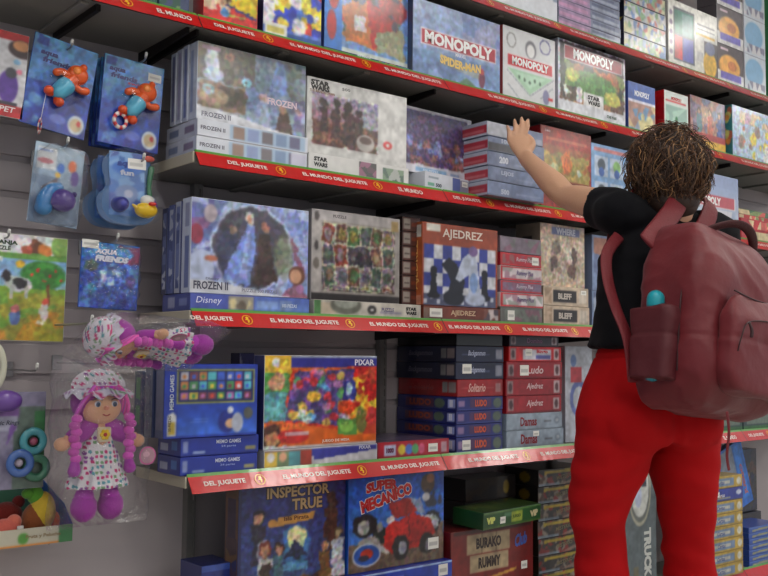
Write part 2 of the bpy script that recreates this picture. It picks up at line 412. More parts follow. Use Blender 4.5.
# shelves: board, brackets, red lettered label strip
RED=(.80,.07,.08); GREEN=(.36,.62,.25)
def shelf(level,bay,label,x0,x1,first=False,ph=0.,lets=True,depth=None):
    zt=ZS[level]; yb=YWALL-.001
    t=empty('wall_shelf',((x0+x1)/2,YF,zt),label,'shelf'); w=x1-x0
    mb=MB(); mb.box((-w/2+.001,.012,-.028),(w/2-.001,yb-YF,-.0005),(.6,.6,.58),.002)
    for k in range(1,3):                                      # stiffening ribs under the board
        x=-w/2+w*k/3; mb.box((x-.012,.03,-.036),(x+.012,yb-YF-.01,-.027),(.5,.5,.5),.002)
    mb.build('board',SHELF,t)
    e=MB(); e.box((-w/2-.004,.006,-.030),(-w/2+.001,yb-YF-.03,0),(.75,.73,.66),.001)
    if first: e.build('end_cap',mat('pale_end_cap',(.74,.71,.63),rough=.5),t)
    for sx in ((-1,1) if level=='A' and bay==1 else (1,) if level!='E' else ()):
        b=MB(); x=sx*(w/2-.014)
        v=[(x-.004,.03,-.029),(x+.004,.03,-.029),(x+.004,.03,-.045),(x-.004,.03,-.045),
           (x-.004,yb-YF,-.029),(x+.004,yb-YF,-.029),(x+.004,yb-YF,-.062),(x-.004,yb-YF,-.062)]
        b.add(v,[(0,1,2,3),(4,7,6,5),(0,4,5,1),(3,2,6,7),(0,3,7,4),(1,5,6,2)],(.2,.2,.2)); b.build('bracket',BRACKET,t)
    # strip leans back: its printed face looks up and out
    if level=='A' and bay==0:
        b=MB(); x=P(103,14,YF)[0]-(x0+x1)/2
        b.box((x-.006,.03,-.045),(x+.006,yb-YF,-.028),(.2,.2,.2)); b.build('bracket',BRACKET,t)
    s=MB(); top=np.array((0,.010,.006)); bot=np.array((0,-.024,-.041)); L=np.linalg.norm(top-bot)
    ay=(top-bot)/L; n=np.cross((1,0,0),ay); n=n if n[1]<0 else -n
    O=bot+np.array((-w/2+.002,0,0)); sw=w-.004
    nx=120; img=np.ones((6,nx,3))*np.array(RED); img[-1]=GREEN
    r=np.random.RandomState(int(ord(level)*7+bay*13))
    wob=np.cumsum(r.uniform(-1,1,nx)); wob=(wob-np.linspace(wob[0],wob[-1],nx)); wob/=max(1,np.abs(wob).max())
    us=np.linspace(0,sw,nx); hs=np.array([0,.3,.6,.83,.84,1.])*L
    img[-2]=GREEN; 
    V=O+us[None,:,None]*np.array((1,0,0))+hs[:,None,None]*ay + n*(.0016*wob[None,:,None]*(1-hs[:,None,None]/L))
    idx=np.arange(6*nx).reshape(6,nx); Fq=np.stack([idx[:-1,:-1],idx[:-1,1:],idx[1:,1:],idx[1:,:-1]],-1).reshape(-1,4)
    s.add(V.reshape(-1,3),Fq.tolist(),img.reshape(-1,3))
    s.add((V-n*.003).reshape(-1,3),[f[::-1] for f in Fq.tolist()],np.ones((6*nx,3))*.25)
    if lets:
        fr=(O,(1,0,0),ay,n,sw,L); per=.352
        x=-ph
        while x<sw+.3:
            u=x/sw
            if .115<x<sw-.115: lettering(s,fr,'EL MUNDO DEL JUGUETE',u,.40,.235,.018,(.97,.93,.90),bold=.03,off=.0022)
            elif x<=.115 and x>-.02: lettering(s,fr,'DEL JUGUETE',(x+.052)/sw,.40,.125,.018,(.97,.93,.90),bold=.03,off=.0022)
            elif x>=sw-.115 and x<sw+.02: lettering(s,fr,'EL MUNDO',(x-.06)/sw,.40,.10,.018,(.97,.93,.90),bold=.03,off=.0022)
            lx=x+.160
            if .03<lx<sw-.03:
                a=[];b=[]
                for k in range(20):
                    q=2*math.pi*k/20
                    for rr,dst in ((.0165,a),(.0135,b)): dst.append(O+np.array((1,0,0))*(lx+rr*math.cos(q))+ay*(L*.41+rr*math.sin(q))+n*.0022)
                s.add([tuple(p) for p in a+b],[(k,(k+1)%20,20+(k+1)%20,20+k) for k in range(20)],(.95,.68,.12))
                pg=[(-.008,-.002),(-.003,.004),(-.004,.009),(.002,.011),(.006,.006),(.003,.003),(.007,-.002),(.003,-.010),(-.001,-.009),(.001,-.002),(-.004,-.001)]
                s.add([tuple(O+np.array((1,0,0))*(lx+p[0])+ay*(L*.41+p[1])+n*.0024) for p in pg],[tuple(range(len(pg)))],(.98,.80,.15))
            x+=per
    s.build('label_strip',STRIP,t)
    return t
nm={'Z':'top','A':'second from the top','B':'third from the top','C':'fourth from the top','D':'fifth from the top','E':'bottom'}
bayn=['','left of the woman above the toy cards, directly right of the hanging toys','behind the raised arm','behind the woman head and backpack','at the right edge']
bay_txt={0:'over the hanging toy cards',1:'left end section',2:'middle section',3:'section behind the woman',4:'section at the right edge'}
PH={('A',0):-.6+.07,('A',1):-.05,('B',1):-.1,('C',1):-.0,('D',1):-.05}
for lv in 'ZABCDE':
    for b in range(5):
        if b==0 and lv!='A': continue
        if lv=='Z' and b==1: pass
        lab=f"grey shelf with red lettered strip, {nm[lv]}, {bay_txt[b]}"
        if lv=='E': lab=f"grey metal base shelf at the bottom, {bay_txt[b]}"
        shelf(lv,b,lab,BAYS[b],BAYS[b+1],first=(b==1),ph=PH.get((lv,b),-(.04+.09*((b*3+ord(lv))%4))),lets=(lv!='E'))

# ceiling lamps out of view; the two rear rows are added to light under the shelves
EM=mat('lamp_diffuser',(1,.985,.96),emit=11.5)
FRM=mat('white_lamp_housing',(.85,.85,.85),rough=.4)
lamps=[(x,y) for y in (.80,-1.6,-4.0,-6.4) for x in (-.6,1.3,3.2,5.1,7.0)]
lb=None
for i,(x,y) in enumerate(lamps):
    mb=MB(); mb.box((-.62,-.16,-.05),(.62,.16,0),(.9,.9,.9),.004)
    t=empty('ceiling_light',(x,y,3.1),'unseen white rectangular ceiling light over the shop floor','ceiling light','ceiling lights',(0,0,math.pi/2))
    if lb is None:
        lb=mb.build('housing',FRM,t); m2=MB(); m2.box((-.58,-.12,-.056),(.58,.12,-.0505),(1,1,1)); ld=m2.build('diffuser',EM,t)
    else:
        for q in (lb,ld):
            c=q.copy(); COL.objects.link(c); c.parent=t
w=bpy.data.worlds.new('world'); scene.world=w; w.use_nodes=True
w.node_tree.nodes['Background'].inputs[0].default_value=(.62,.66,.74,1); w.node_tree.nodes['Background'].inputs[1].default_value=.35
scene.view_settings.view_transform='Standard'; scene.view_settings.look='None'; scene.view_settings.gamma=1; scene.view_settings.exposure=.6
try: scene.view_settings.use_curve_mapping=False
except Exception: pass

# ------------------------------------------------------------------ palettes
ICE=[(.55,.66,.82),(.70,.78,.90),(.42,.50,.70),(.82,.86,.93),(.60,.60,.80)]
BUSY=[(.85,.25,.2),(.95,.8,.25),(.2,.45,.8),(.3,.6,.35),(.9,.9,.88),(.55,.3,.6),(.9,.55,.25),(.15,.15,.25)]
DARKB=[(.12,.10,.12),(.20,.16,.16),(.30,.22,.2),(.16,.18,.26)]
SK=(.85,.65,.52)
def wave(cv,v,amp,col,flip=False):
    x=np.where(flip,1-cv.U,cv.U); return cv.put((cv.V < v+amp*np.cos(x*math.pi)).astype(float),col)
def std(shelf,xl,xr,yt,d,name,label,cat,base,artf,text=(),stick=(),Y=2.25,yb=None,L=None,T=None,**k):
    cx,w,z0,h=fit(xl,xr,yt,Y,shelf,yb)
    a={}
    if artf: a['F']=artf(w,h)
    if L is not None: a['L']=L(d,h)
    if T is not None: a['T']=T(w,d)
    return carton(name,label,cat,w,h,d,(cx,Y,z0),base,a,text,stick,**k)
def plainc(col,sp=.04): return lambda w,h: Cv(w,h,col,.006).speck(sp)

# ================================================= shelf A (second from top)
def red_puzzle(w,h):
    c=Cv(w,h,(.86,.16,.16)); c.mottle(0,.35,.5,1,[(.9,.6,.5),(.75,.2,.2),(.95,.85,.7)],14,2); c.poly([(.45,1),(1,1),(1,.35),(.5,.55)],(.97,.82,.15))
    c.poly([(.42,.62),(.98,.38),(.98,.32),(.4,.55)],(.2,.2,.5)); c.ell(.3,.72,.17,.2,(.35,.2,.15)); c.ell(.3,.66,.13,.15,(.9,.7,.55)); c.ell(.13,.5,.11,.14,(.93,.8,.7)); c.ell(.38,.33,.1,.1,(.3,.6,.85)); c.rect(.45,.25,.75,.33,(.7,.75,.3)); c.blobs(.5,.6,.95,1,[(.95,.9,.3),(.3,.6,.9)],8,.07,4); return c.warp().soft()
std('A',204,258,-19,.06,'puzzle_box','bright red puzzle box with yellow corner, above the tall grey ice-art puzzle','puzzle box',(.75,.1,.1),red_puzzle,L=plainc((.7,.1,.12)))
def cobalt(w,h):
    c=Cv(w,h,(.30,.45,.80)); c.mottle(0,.15,1,1,[(.15,.25,.75),(.95,.85,.2),(.9,.9,.92),(.85,.2,.2),(.2,.3,.8),(.95,.75,.3),(.3,.5,.9)],46,5); c.blobs(.05,.2,.95,1,[(.12,.2,.7),(.95,.85,.25),(.95,.95,.95)],26,.09,6)
    c.warp(); c.rect(.02,.02,.4,.2,(.93,.93,.9)); c.rect(.06,.06,.34,.15,(.85,.8,.4)); c.rect(.4,.0,1,.10,(.1,.3,.6)); c.rect(0,.0,1,.015,(.1,.35,.3)); return c.soft()
std('A',264,322,-35,.06,'puzzle_box','blue puzzle box with crowded yellow and white figures and cream panel','puzzle box',(.08,.12,.4),cobalt,L=plainc((.08,.1,.35)))
def webart(w,h):
    c=Cv(w,h,(.45,.62,.85)); c.mottle(.2,.3,.9,1,[(.75,.2,.2),(.35,.35,.45),(.8,.5,.25),(.5,.6,.8),(.3,.4,.35)],50,8); c.poly([(.25,.2),(.62,.2),(.55,.75),(.2,.6)],(.78,.45,.2)); c.rect(.33,.38,.47,.55,(.85,.85,.85)); c.poly([(.4,1),(.62,.95),(.7,.35),(.55,.2),(.5,.6)],(.75,.13,.13)); c.blobs(.55,.5,.9,1,[(.25,.25,.35),(.7,.2,.2)],12,.09,3)
    c.poly([(.6,.4),(.95,.5),(.95,.1),(.6,.2)],(.62,.63,.5)); c.warp(.016); c.rect(0,0,1,.13,(.85,.88,.85)); c.rect(0,0,.2,1,(.2,.5,.85)); c.ell(.1,.75,.06,.2,(.75,.12,.15)); c.ell(.08,.35,.05,.16,(.7,.12,.15)); return c.soft()
std('A',325,409,-35,.055,'puzzle_box','puzzle box with red acrobat over a brown crate, leaning on the thin blue box','puzzle box',(.15,.3,.6),webart,Y=2.275,yb=43,L=plainc((.2,.3,.6)))
def bluelow(w,h):
    c=Cv(w,h,(.10,.16,.42)); c.rect(0,.0,.25,1,(.12,.22,.3)); c.mottle(.63,.05,.83,.9,BUSY,14,2); c.rect(.86,.1,.99,.8,(.3,.62,.82)); c.grad((.1,.35,.65),(.1,.2,.5),.35,0,.62,1); return c
std('A',325,409,46,.27,'puzzle_box','thin dark blue puzzle box lying flat under the red acrobat puzzle','puzzle box',(.1,.14,.35),bluelow,text=[('F','Puzzle',.45,.68,.05,.012,(.9,.9,.95)),('F','100 piezas',.48,.32,.075,.012,(.85,.9,.95))],Y=2.245)

def mono(bg,band,bandv,extra=None):
    def f(w,h):
        c=bg(w,h); v0,v1=bandv; c.rect(.08,v0-.012,.95,v1+.012,(.92,.92,.92)); c.rect(.09,v0,.94,v1,band)
        return c.soft()
    return f
def bgblue(w,h):
    c=Cv(w,h,(.55,.66,.82)); c.grad((.50,.60,.78),(.62,.70,.85)); c.mottle(.55,.5,1,1,[(.5,.58,.75),(.42,.5,.7),(.62,.62,.75)],14,4,.7); c.mottle(0,0,1,.35,[(.45,.6,.78),(.35,.45,.65),(.55,.68,.85)],16,5,.6); c.warp(.01,4,.012,.07); c.ell(.78,.16,.035,.12,(.45,.2,.3)); c.ell(.78,.26,.025,.04,(.75,.3,.3)); c.poly([(.5,.02),(.6,.12),(.72,.02)],(.35,.5,.4)); c.poly([(.3,.22),(.75,.14),(.76,.24),(.3,.36)],(.78,.68,.42),.35); return c
std('A',413,500,-4,.055,'board_game_box','pale blue property-trading board game box with white glare, on the second shelf','board game',(.2,.28,.45),mono(bgblue,(.70,.25,.30),(.44,.62)),
    text=[('F','MONOPOLY',.515,.53,.315,.043,(.97,.97,.97),{'bold':.05}),('F','MARVEL',.53,.395,.05,.012,(.9,.9,.92)),('F','SPIDER-MAN',.53,.28,.19,.03,(.93,.80,.45),{'bold':.05,'arch':-.006})],L=plainc((.15,.2,.35)),tray=('y',(.3,.3,.5)))
def bgwhite(w,h):
    c=Cv(w,h,(.86,.87,.88)); c.poly([(.08,.42),(.5,.12),(.95,.42)],(.68,.84,.72)); c.poly([(.2,.40),(.5,.2),(.82,.40)],(.76,.90,.80))
    for a,b in (((.05,.4),(.5,.1)),((.5,.1),(.97,.42)),((.08,.2),(.3,.02)),((.7,.1),(.95,.3))): 
        c.poly([a,(a[0]+.015,a[1]),(b[0]+.015,b[1]),b],(.45,.5,.55))
    c.ell(.52,.76,.1,.12,(.45,.45,.48)); c.ell(.52,.74,.07,.09,(.93,.93,.93)); c.ring(.8,.86,.1,.1,.1,(.4,.4,.6)); c.ring(.15,.82,.08,.1,.1,(.5,.5,.5)); c.ell(.82,.14,.06,.1,(.5,.5,.65)); c.rect(.86,.1,.96,.15,(.8,.2,.2))
    for i in range(5): c.ell(.3+.1*i,.33-.02*(i%3),.02,.025,(.3,.45,.35))
    return c
std('A',503,555,24,.055,'board_game_box','white property-trading board game box with green board drawing and red title band','board game',(.85,.85,.85),mono(bgwhite,(.80,.20,.24),(.47,.62)),
    text=[('F','MONOPOLY',.515,.545,.195,.030,(.97,.97,.97),{'bold':.05})],L=plainc((.7,.3,.3)),tray=('y',(.8,.3,.3)))
def bgalien(w,h):
    c=Cv(w,h,(.82,.84,.88)); c.rect(.02,.18,.98,.98,(.34,.30,.33)); c.mottle(.02,.18,.98,.72,[(.4,.3,.25),(.2,.25,.2),(.65,.45,.3),(.5,.55,.35)],26,4); c.poly([(.5,.72),(.8,.7),(.85,.45),(.6,.5)],(.75,.45,.3)); c.ell(.5,.45,.34,.2,(.35,.55,.28)); c.ell(.8,.35,.12,.09,(.75,.75,.35)); c.ell(.2,.55,.1,.08,(.72,.74,.35)); c.mottle(.05,.2,.35,.38,[(.2,.2,.2),(.85,.85,.85),(.35,.3,.25)],9,6); c.warp(.012); c.rect(.36,.17,.66,.36,(.9,.9,.9)); c.rect(0,0,1,.17,(.86,.87,.90)); return c
std('A',558,625,37,.055,'board_game_box','board game box with dark red title band and green and brown landscape art','board game',(.85,.86,.9),mono(bgalien,(.58,.14,.20),(.76,.93)),
    text=[('F','MONOPOLY',.515,.845,.245,.040,(.97,.97,.97),{'bold':.05}),('F','STAR',.51,.30,.075,.017,(.15,.15,.15),{'bold':.06}),('F','WARS',.51,.23,.075,.017,(.15,.15,.15),{'bold':.06}),('F','STAR WARS',.78,.10,.06,.012,(.3,.4,.35),{'bold':.06})],L=plainc((.7,.7,.75)),tray=('y',(.7,.7,.75)))
def bgnavy(w,h):
    c=Cv(w,h,(.25,.38,.68)); c.rect(0,0,1,.6,(.55,.62,.75)); c.mottle(0,0,1,.62,[(.6,.65,.75),(.85,.75,.55),(.7,.55,.5),(.45,.6,.75)],18,4); c.rect(0,.6,1,.64,(.9,.9,.95)); c.blobs(.4,.1,.8,.5,[(.4,.65,.85),(.9,.85,.6)],8,.1,3); return c.soft()
std('A',628,655,80,.055,'board_game_box','navy topped board game box between the dark landscape one and the red-sided one','board game',(.2,.3,.6),bgnavy,
    text=[('F','MONOPOLY',.5,.78,.10,.024,(.92,.94,.97),{'bold':.05})],Y=2.25,L=plainc((.2,.3,.6)))
def bggreen(w,h):
    c=Cv(w,h,(.86,.90,.88)); c.rect(.05,.78,.9,.82,(.85,.3,.3)); c.mottle(.05,.15,.95,.72,[(.70,.85,.78),(.78,.90,.84),(.6,.75,.7)],12,2); c.ell(.5,.45,.05,.06,(.2,.5,.3)); c.ell(.75,.3,.05,.05,(.3,.3,.35)); return c.soft()
std('A',664,688,89,.12,'board_game_box','narrow white and mint game box with bright red side, above the woman hair','board game',(.8,.1,.12),bggreen,L=plainc((.78,.08,.12)),text=[('F','MONOPOLY',.5,.86,.075,.014,(.8,.2,.2),{'bold':.05})],Y=2.25)
def family(w,h):
    c=Cv(w,h,(.45,.38,.45)); c.mottle(0,.3,1,1,[(.45,.40,.5),(.62,.42,.38),(.38,.42,.55),(.7,.55,.45),(.4,.3,.4)],34,9); c.person(.25,.3,.5,SK,(.3,.2,.15),(.3,.5,.55)); c.person(.55,.3,.52,SK,(.35,.2,.15),(.75,.4,.3)); c.person(.82,.3,.5,SK,(.2,.15,.1),(.25,.35,.6)); c.warp(.014); c.rect(0,.18,1,.33,(.70,.22,.22)); c.rect(0,0,1,.2,(.93,.75,.22)); return c.soft()
std('A',690,725,94,.06,'board_game_box','purple-brown family game box with yellow base band, second shelf right','board game',(.5,.3,.3),family,Y=2.27)
def pastel(w,h):
    c=Cv(w,h,(.68,.76,.88)); c.mottle(.1,.7,.95,.92,[(.75,.6,.7),(.85,.75,.6),(.6,.75,.85)],16,3); c.rect(.06,.06,.45,.68,(.75,.83,.9)); c.rect(.5,.06,.95,.68,(.78,.84,.88)); c.blobs(.1,.1,.9,.6,[(.93,.82,.35),(.6,.5,.45),(.9,.9,.9),(.85,.55,.4),(.95,.85,.3)],30,.08,8); c.rect(.5,.45,.95,.5,(.55,.75,.55)); return c.warp(.014).soft()
std('A',732,800,104,.055,'board_game_box','large pale blue game box with teal spine and yellow figures, second shelf right edge','board game',(.2,.5,.52),pastel,L=lambda w,h: Cv(w,h,(.2,.5,.52)).blobs(.2,.1,.8,.9,[(.9,.6,.3),(.85,.85,.5),(.8,.4,.3)],12,.07,3))
std('A',806,850,150,.055,'board_game_box','orange game box beyond the pale blue one on the second shelf','board game',(.8,.5,.2),plainc((.8,.5,.25)))
# above the toy cards
for i,(a,b,t,c1,lab) in enumerate([(92,126,-60,(.30,.55,.45),'teal flat box at the left of the shelf above the toys'),(128,158,-40,(.22,.40,.35),'green box next to the teal one above the toys'),(160,190,-30,(.25,.30,.45),'dark blue box at the right end of the shelf above the toys')]):
    std('A',a,b,t,.12,'toy_box',lab,'toy box',c1,lambda w,h,c1=c1,i=i: Cv(w,h,c1,.006).mottle(0,0,1,1,[c1,(.2,.35,.3),(.45,.6,.35),(.25,.3,.4)],16,i),group=None)

# ================================================= top shelf
Zy=P(559,26,YF+.02)[1]
def castle(w,h):
    c=Cv(w,h,(.60,.66,.76)); c.mottle(0,.3,1,1,[(.58,.64,.76),(.66,.7,.8),(.52,.58,.72)],16,3); c.rect(0,0,1,.2,(.88,.90,.93))
    for i in range(9): c.rect(.02+.11*i,.2,.07+.11*i,.33,(.85,.88,.92))
    return c.soft()
std('Z',470,557,-120,.06,'puzzle_box','pale blue-grey puzzle box at the left of the top shelf','puzzle box',(.6,.65,.75),castle,Y=2.25)
def lilac(i):
    def f(w,h):
        c=Cv(w,h,(.46,.50,.60)); c.rect(0,0,.5,1,(.62,.52,.66)); c.rect(0,.3,.46,.62,(.74,.56,.70)); c.rect(.53,.15,.98,.4,(.58,.62,.70)); c.rect(.53,.6,.9,.8,(.36,.40,.52)); return c
    return f
z=ZS['Z']
zs0=z
cx,w,_,_=fit(559,621,26,2.25,'Z')
for i in range(9):
    hgt=.036
    carton('puzzle_box',f"lilac and slate boxed puzzle, {['bottom','second','third','fourth','fifth','sixth','seventh','eighth','ninth'][i]} layer of the top shelf stack",'puzzle box',w,hgt-.001,.24,(cx+rnd.uniform(-.003,.003),2.25+rnd.uniform(0,.006),z+.0008),(.5,.5,.6),{'F':lilac(i)(w,hgt-.001)},group='lilac and slate puzzles on the top shelf'); z+=hgt
def multi(i): return lambda w,h: Cv(w,h,(.62,.62,.62)).mottle(0,.05,1,.95,[(.7,.72,.75),(.72,.45,.42),(.45,.55,.72),(.75,.75,.6),(.5,.65,.5),(.8,.8,.8)],50,20+i,asp=1).rect(0,0,1,.04,(.35,.38,.45)).soft()
z=zs0; cx,w,_,_=fit(624,666,47,2.25,'Z')
for i in range(6):
    hgt=.066
    carton('board_game_box',f"grey box with many coloured spots, {['bottom','second','third','fourth','fifth','sixth'][i]} in the top shelf stack",'board game',w,hgt-.001,.24,(cx+rnd.uniform(-.003,.003),2.25,z+.0008),(.15,.15,.2),{'F':multi(i)(w,hgt-.001),'L':Cv(.24,hgt-.001,(.15,.15,.2),.008).mottle(0,0,1,1,[(.2,.2,.3),(.75,.7,.2),(.12,.12,.2)],14,i)},group='spotted grey boxes on the top shelf'); z+=hgt
def panelbox(w,h):
    c=Cv(w,h,(.90,.90,.87)); c.rect(.10,.1,.52,.9,(.35,.38,.42)); c.rect(.12,.5,.5,.87,(.25,.52,.45)); c.rect(.27,.5,.47,.84,(.45,.62,.62)); c.rect(.12,.12,.27,.48,(.82,.25,.28)); c.rect(.28,.12,.49,.48,(.35,.38,.72)); c.rect(.58,.7,.95,.72,(.5,.5,.5)); c.rect(.58,.76,.95,.79,(.55,.55,.55)); c.rect(.55,.6,.95,.64,(.85,.7,.3)); c.rect(.72,.0,1,.55,(.35,.33,.35)); c.ell(.84,.2,.13,.2,(.90,.72,.25)); c.ell(.84,.45,.1,.1,(.45,.48,.6)); c.rect(.56,.2,.70,.35,(.8,.8,.8))
    for i in range(5): c.ell(.05,.2+.15*i,.03,.035,(.55,.5,.6))
    return c.soft()
cx,w,_,h_=fit(668,717,4,2.25,'Z')
carton('board_game_box','white upright game box with green, red and blue panel on the top shelf','board game',w,.285,.08,(cx,2.25,zs0+.0008),(.9,.9,.88),{'F':panelbox(w,.285)})
def dogart(w,h):
    c=Cv(w,h,(.86,.86,.86)); c.rect(0,.32,1,1,(.32,.28,.30)); c.ell(.45,.45,.38,.3,(.90,.66,.30)); c.ell(.55,.5,.16,.12,(.75,.45,.22)); c.rect(.1,.12,.9,.3,(.42,.38,.75)); c.rect(.1,.86,.4,.93,(.85,.75,.8)); return c.soft()
def poolart(w,h):
    c=Cv(w,h,(.80,.84,.88)); c.ell(.45,.55,.4,.35,(.50,.70,.85)); c.rect(.0,.05,1,.18,(.88,.88,.9)); c.mottle(.05,.05,.95,.3,[(.85,.85,.87),(.5,.5,.6),(.75,.8,.85)],12,3); return c.soft()
ordn=['lower','upper','topmost']
for k,(xl,xr,art,nm_,base) in enumerate([(718,744,dogart,'dark and orange game box with violet band',(.3,.28,.3)),(745,766,poolart,'white game box with pale blue oval',(.8,.8,.85))]):
    cx,w,_,_=fit(xl,xr,80,2.25,'Z')
    for i in range(3):
        carton('board_game_box',f"{nm_}, {ordn[i]} of its column on the top shelf",'board game',w,.175,.1,(cx,2.25,zs0+.0008+.176*i),base,{'F':art(w,.175)},group='upright games at the right of the top shelf')
cx,w,_,_=fit(770,790,80,2.25,'Z')
for i in range(3):
    carton('board_game_box',f"green edged game box, {ordn[i]} of the column at the right end of the top shelf",'board game',w,.175,.1,(cx+.008,2.25,zs0+.0008+.176*i),(.2,.5,.3),{'F':Cv(w,.175,(.35,.65,.4)).mottle(0,0,1,1,[(.35,.65,.4),(.3,.5,.7),(.55,.75,.45)],10,i)})

# ================================================= shelf B (third from top)
SP=('bottom one','second up','third up','fourth up','fifth up','sixth up','seventh up','eighth up')
def lowice(s):
    def f(w,h):
        c=Cv(w,h,(.85,.87,.91)); c.rect(.28,.05,.85 if s else .97,.95,(.66,.76,.86)); 
        for i in range(5): c.rect(.31+.13*i,.15,.40+.13*i,.85,[(.60,.50,.45),(.55,.62,.8),(.45,.42,.45),(.5,.6,.75),(.42,.42,.55)][i])
        if s: c.rect(.85,.1,.99,.9,(.8,.8,.88))
        return c.soft()
    return f
FX=fit(197,306,118,2.25,'B')
z=ZS['B']+.0008
for i,hh in enumerate((.046,.046)):
    carton('puzzle_box',['thin white ice-blue puzzle box lying at the very left end, bottom one','thin white ice-blue puzzle box lying second, under the tall grey one'][i],'puzzle box',FX[1]+.004,hh,.18,(FX[0]+(.0,.002)[i],2.246,z),(.85,.86,.9),{'F':lowice(i==0)(FX[1]+.004,hh),'L':Cv(.18,hh,(.78,.8,.86),.005).rect(.1,.3,.4,.7,(.5,.55,.68)).rect(.6,.3,.9,.7,(.55,.5,.6))},
           [('F','FROZEN II',.13,.5,.075,.011,(.35,.35,.42))]); z+=hh+.001
def icegrey(w,h):
    c=Cv(w,h,(.55,.60,.66)); c.mottle(0,.52,.52,1,[(.38,.37,.34),(.44,.42,.38),(.36,.38,.40),(.50,.46,.40)],22,3); c.ell(.13,.76,.06,.15,(.80,.85,.90)); c.ell(.13,.9,.05,.07,(.82,.87,.92)); c.ell(.13,.6,.09,.08,(.74,.80,.88)); c.ring(.43,.60,.03,.045,.5,(.6,.8,.86)); c.ring(.28,.88,.025,.035,.5,(.7,.5,.42))
    c.grad((.50,.42,.36),(.60,.50,.44),.02,.16,.42,.50); c.ell(.3,.36,.14,.13,(.34,.30,.27)); c.ell(.14,.33,.12,.1,(.66,.55,.47)); c.ring(.1,.41,.03,.04,.5,(.62,.72,.78))
    c.mottle(.43,.0,1,.55,[(.52,.60,.72),(.44,.52,.66),(.60,.68,.78),(.50,.50,.62)],22,5); c.mottle(.52,.5,1,1,[(.50,.56,.62),(.42,.50,.58),(.55,.60,.70),(.46,.50,.50)],20,6)
    c.poly([(.64,.5),(.7,.95),(.78,.95),(.84,.5)],(.48,.56,.78)); c.poly([(.5,.05),(.56,.4),(.63,.4),(.68,.05)],(.62,.68,.80)); c.ell(.595,.43,.04,.07,(.76,.66,.62)); c.poly([(.7,.0),(.75,.3),(.83,.3),(.88,0)],(.35,.28,.27)); c.ell(.79,.33,.035,.055,(.72,.58,.5)); c.poly([(.88,.05),(.9,.3),(.97,.3),(.99,.05)],(.55,.52,.72)); c.ell(.935,.33,.03,.05,(.72,.62,.66))
    c.warp(.011); c.rect(.04,.93,.20,.97,(.75,.6,.68)); wave(c,.08,.09,(.86,.87,.90)); return c.soft()
z0=z
h_=P(201,41,2.255)[1]-z0
carton('puzzle_box','tall shrink-wrapped puzzle box of grey-blue ice scenes, standing on two thin white boxes','puzzle box',FX[1],h_,.045,(FX[0],2.255,z0),(.80,.83,.88),{'F':icegrey(FX[1],h_),'L':Cv(.045,h_,(.78,.81,.87)).rect(.2,.1,.5,.9,(.6,.66,.8))},
       [('F','FROZEN',.77,.41,.10,.020,(.88,.80,.84),{'bold':.03}),('F','FROZEN II',.17,.075,.09,.014,(.45,.45,.52))])
for k in range(3):
    carton('puzzle_box',f"white-spined puzzle box, {['first','second','third','fourth'][k]} behind the tall grey ice puzzle",'puzzle box',FX[1],h_-.004*k,.030,(FX[0]-.003-.002*k,2.302+.0315*k,z0),(.80,.83,.88),{'L':Cv(.030,h_-.004*k,(.76,.79,.86)).rect(.3,.05,.75,.95,[(.45,.5,.7),(.62,.62,.75),(.4,.42,.6),(.6,.6,.7)][k])},group='puzzles standing one behind another at the left end of the third shelf')
def desert(w,h):
    c=Cv(w,h,(.82,.82,.81)); c.grad((.50,.34,.28),(.62,.56,.66),.04,.12,.70,.82); c.mottle(.04,.12,.70,.45,[(.38,.24,.20),(.50,.32,.26),(.26,.18,.18),(.58,.38,.3)],30,3,.8); c.mottle(.5,.45,.70,.8,[(.66,.70,.76),(.52,.56,.66)],12,4,.7)
    for u,v,hh in ((.16,.3,.45),(.28,.25,.5),(.40,.13,.62),(.50,.2,.5)): c.person(u,v,hh,(.25,.2,.2),(.22,.18,.18),(.28,.2,.2))
    a0=c.a.copy(); c.warp(.014,3,.009,.2); c.a=np.where(((c.U>.04)&(c.U<.70)&(c.V>.12)&(c.V<.82))[...,None],c.a,a0); c.ell(.57,.24,.085,.11,(.72,.70,.68)); c.ell(.57,.28,.06,.05,(.40,.32,.30)); c.ell(.8,.27,.045,.05,(.85,.30,.30)); c.ell(.8,.27,.018,.02,(.85,.85,.84)); return c.soft()
SWX=fit(308,408,153,2.25,'B')
carton('puzzle_box','thin white puzzle box lying under the white desert-scene puzzle on the third shelf','puzzle box',SWX[1],.054,.27,(SWX[0],2.246,ZS['B']+.0008),(.86,.86,.85),{'F':Cv(SWX[1],.054,(.86,.86,.85)).mottle(.48,.1,.66,.95,[(.4,.3,.35),(.6,.4,.5),(.3,.3,.3)],12,4).mottle(.72,.05,.95,.8,[(.5,.6,.5),(.35,.45,.4),(.7,.72,.7)],10,3)},
       [('F','STAR',.11,.68,.05,.013,(.15,.15,.15),{'bold':.06}),('F','WARS',.11,.38,.05,.013,(.15,.15,.15),{'bold':.06})])
z0=ZS['B']+.0008+.055; h_=P(308,75,2.255)[1]-z0
carton('puzzle_box','large white puzzle box with brown desert scene and red star, standing on a thin box','puzzle box',SWX[1]-.006,h_,.05,(SWX[0]-.003,2.255,z0),(.84,.84,.83),{'F':desert(SWX[1],h_),'R':Cv(.05,h_,(.8,.8,.8))},
       [('F','STAR',.12,.935,.068,.016,(.15,.14,.14),{'bold':.06}),('F','WARS',.12,.868,.068,.016,(.15,.14,.14),{'bold':.06}),('F','THE MANDALORIAN',.14,.82,.09,.008,(.55,.4,.3)),('F','500',.37,.92,.03,.009,(.4,.4,.4))],rot=(0,0,-.02))
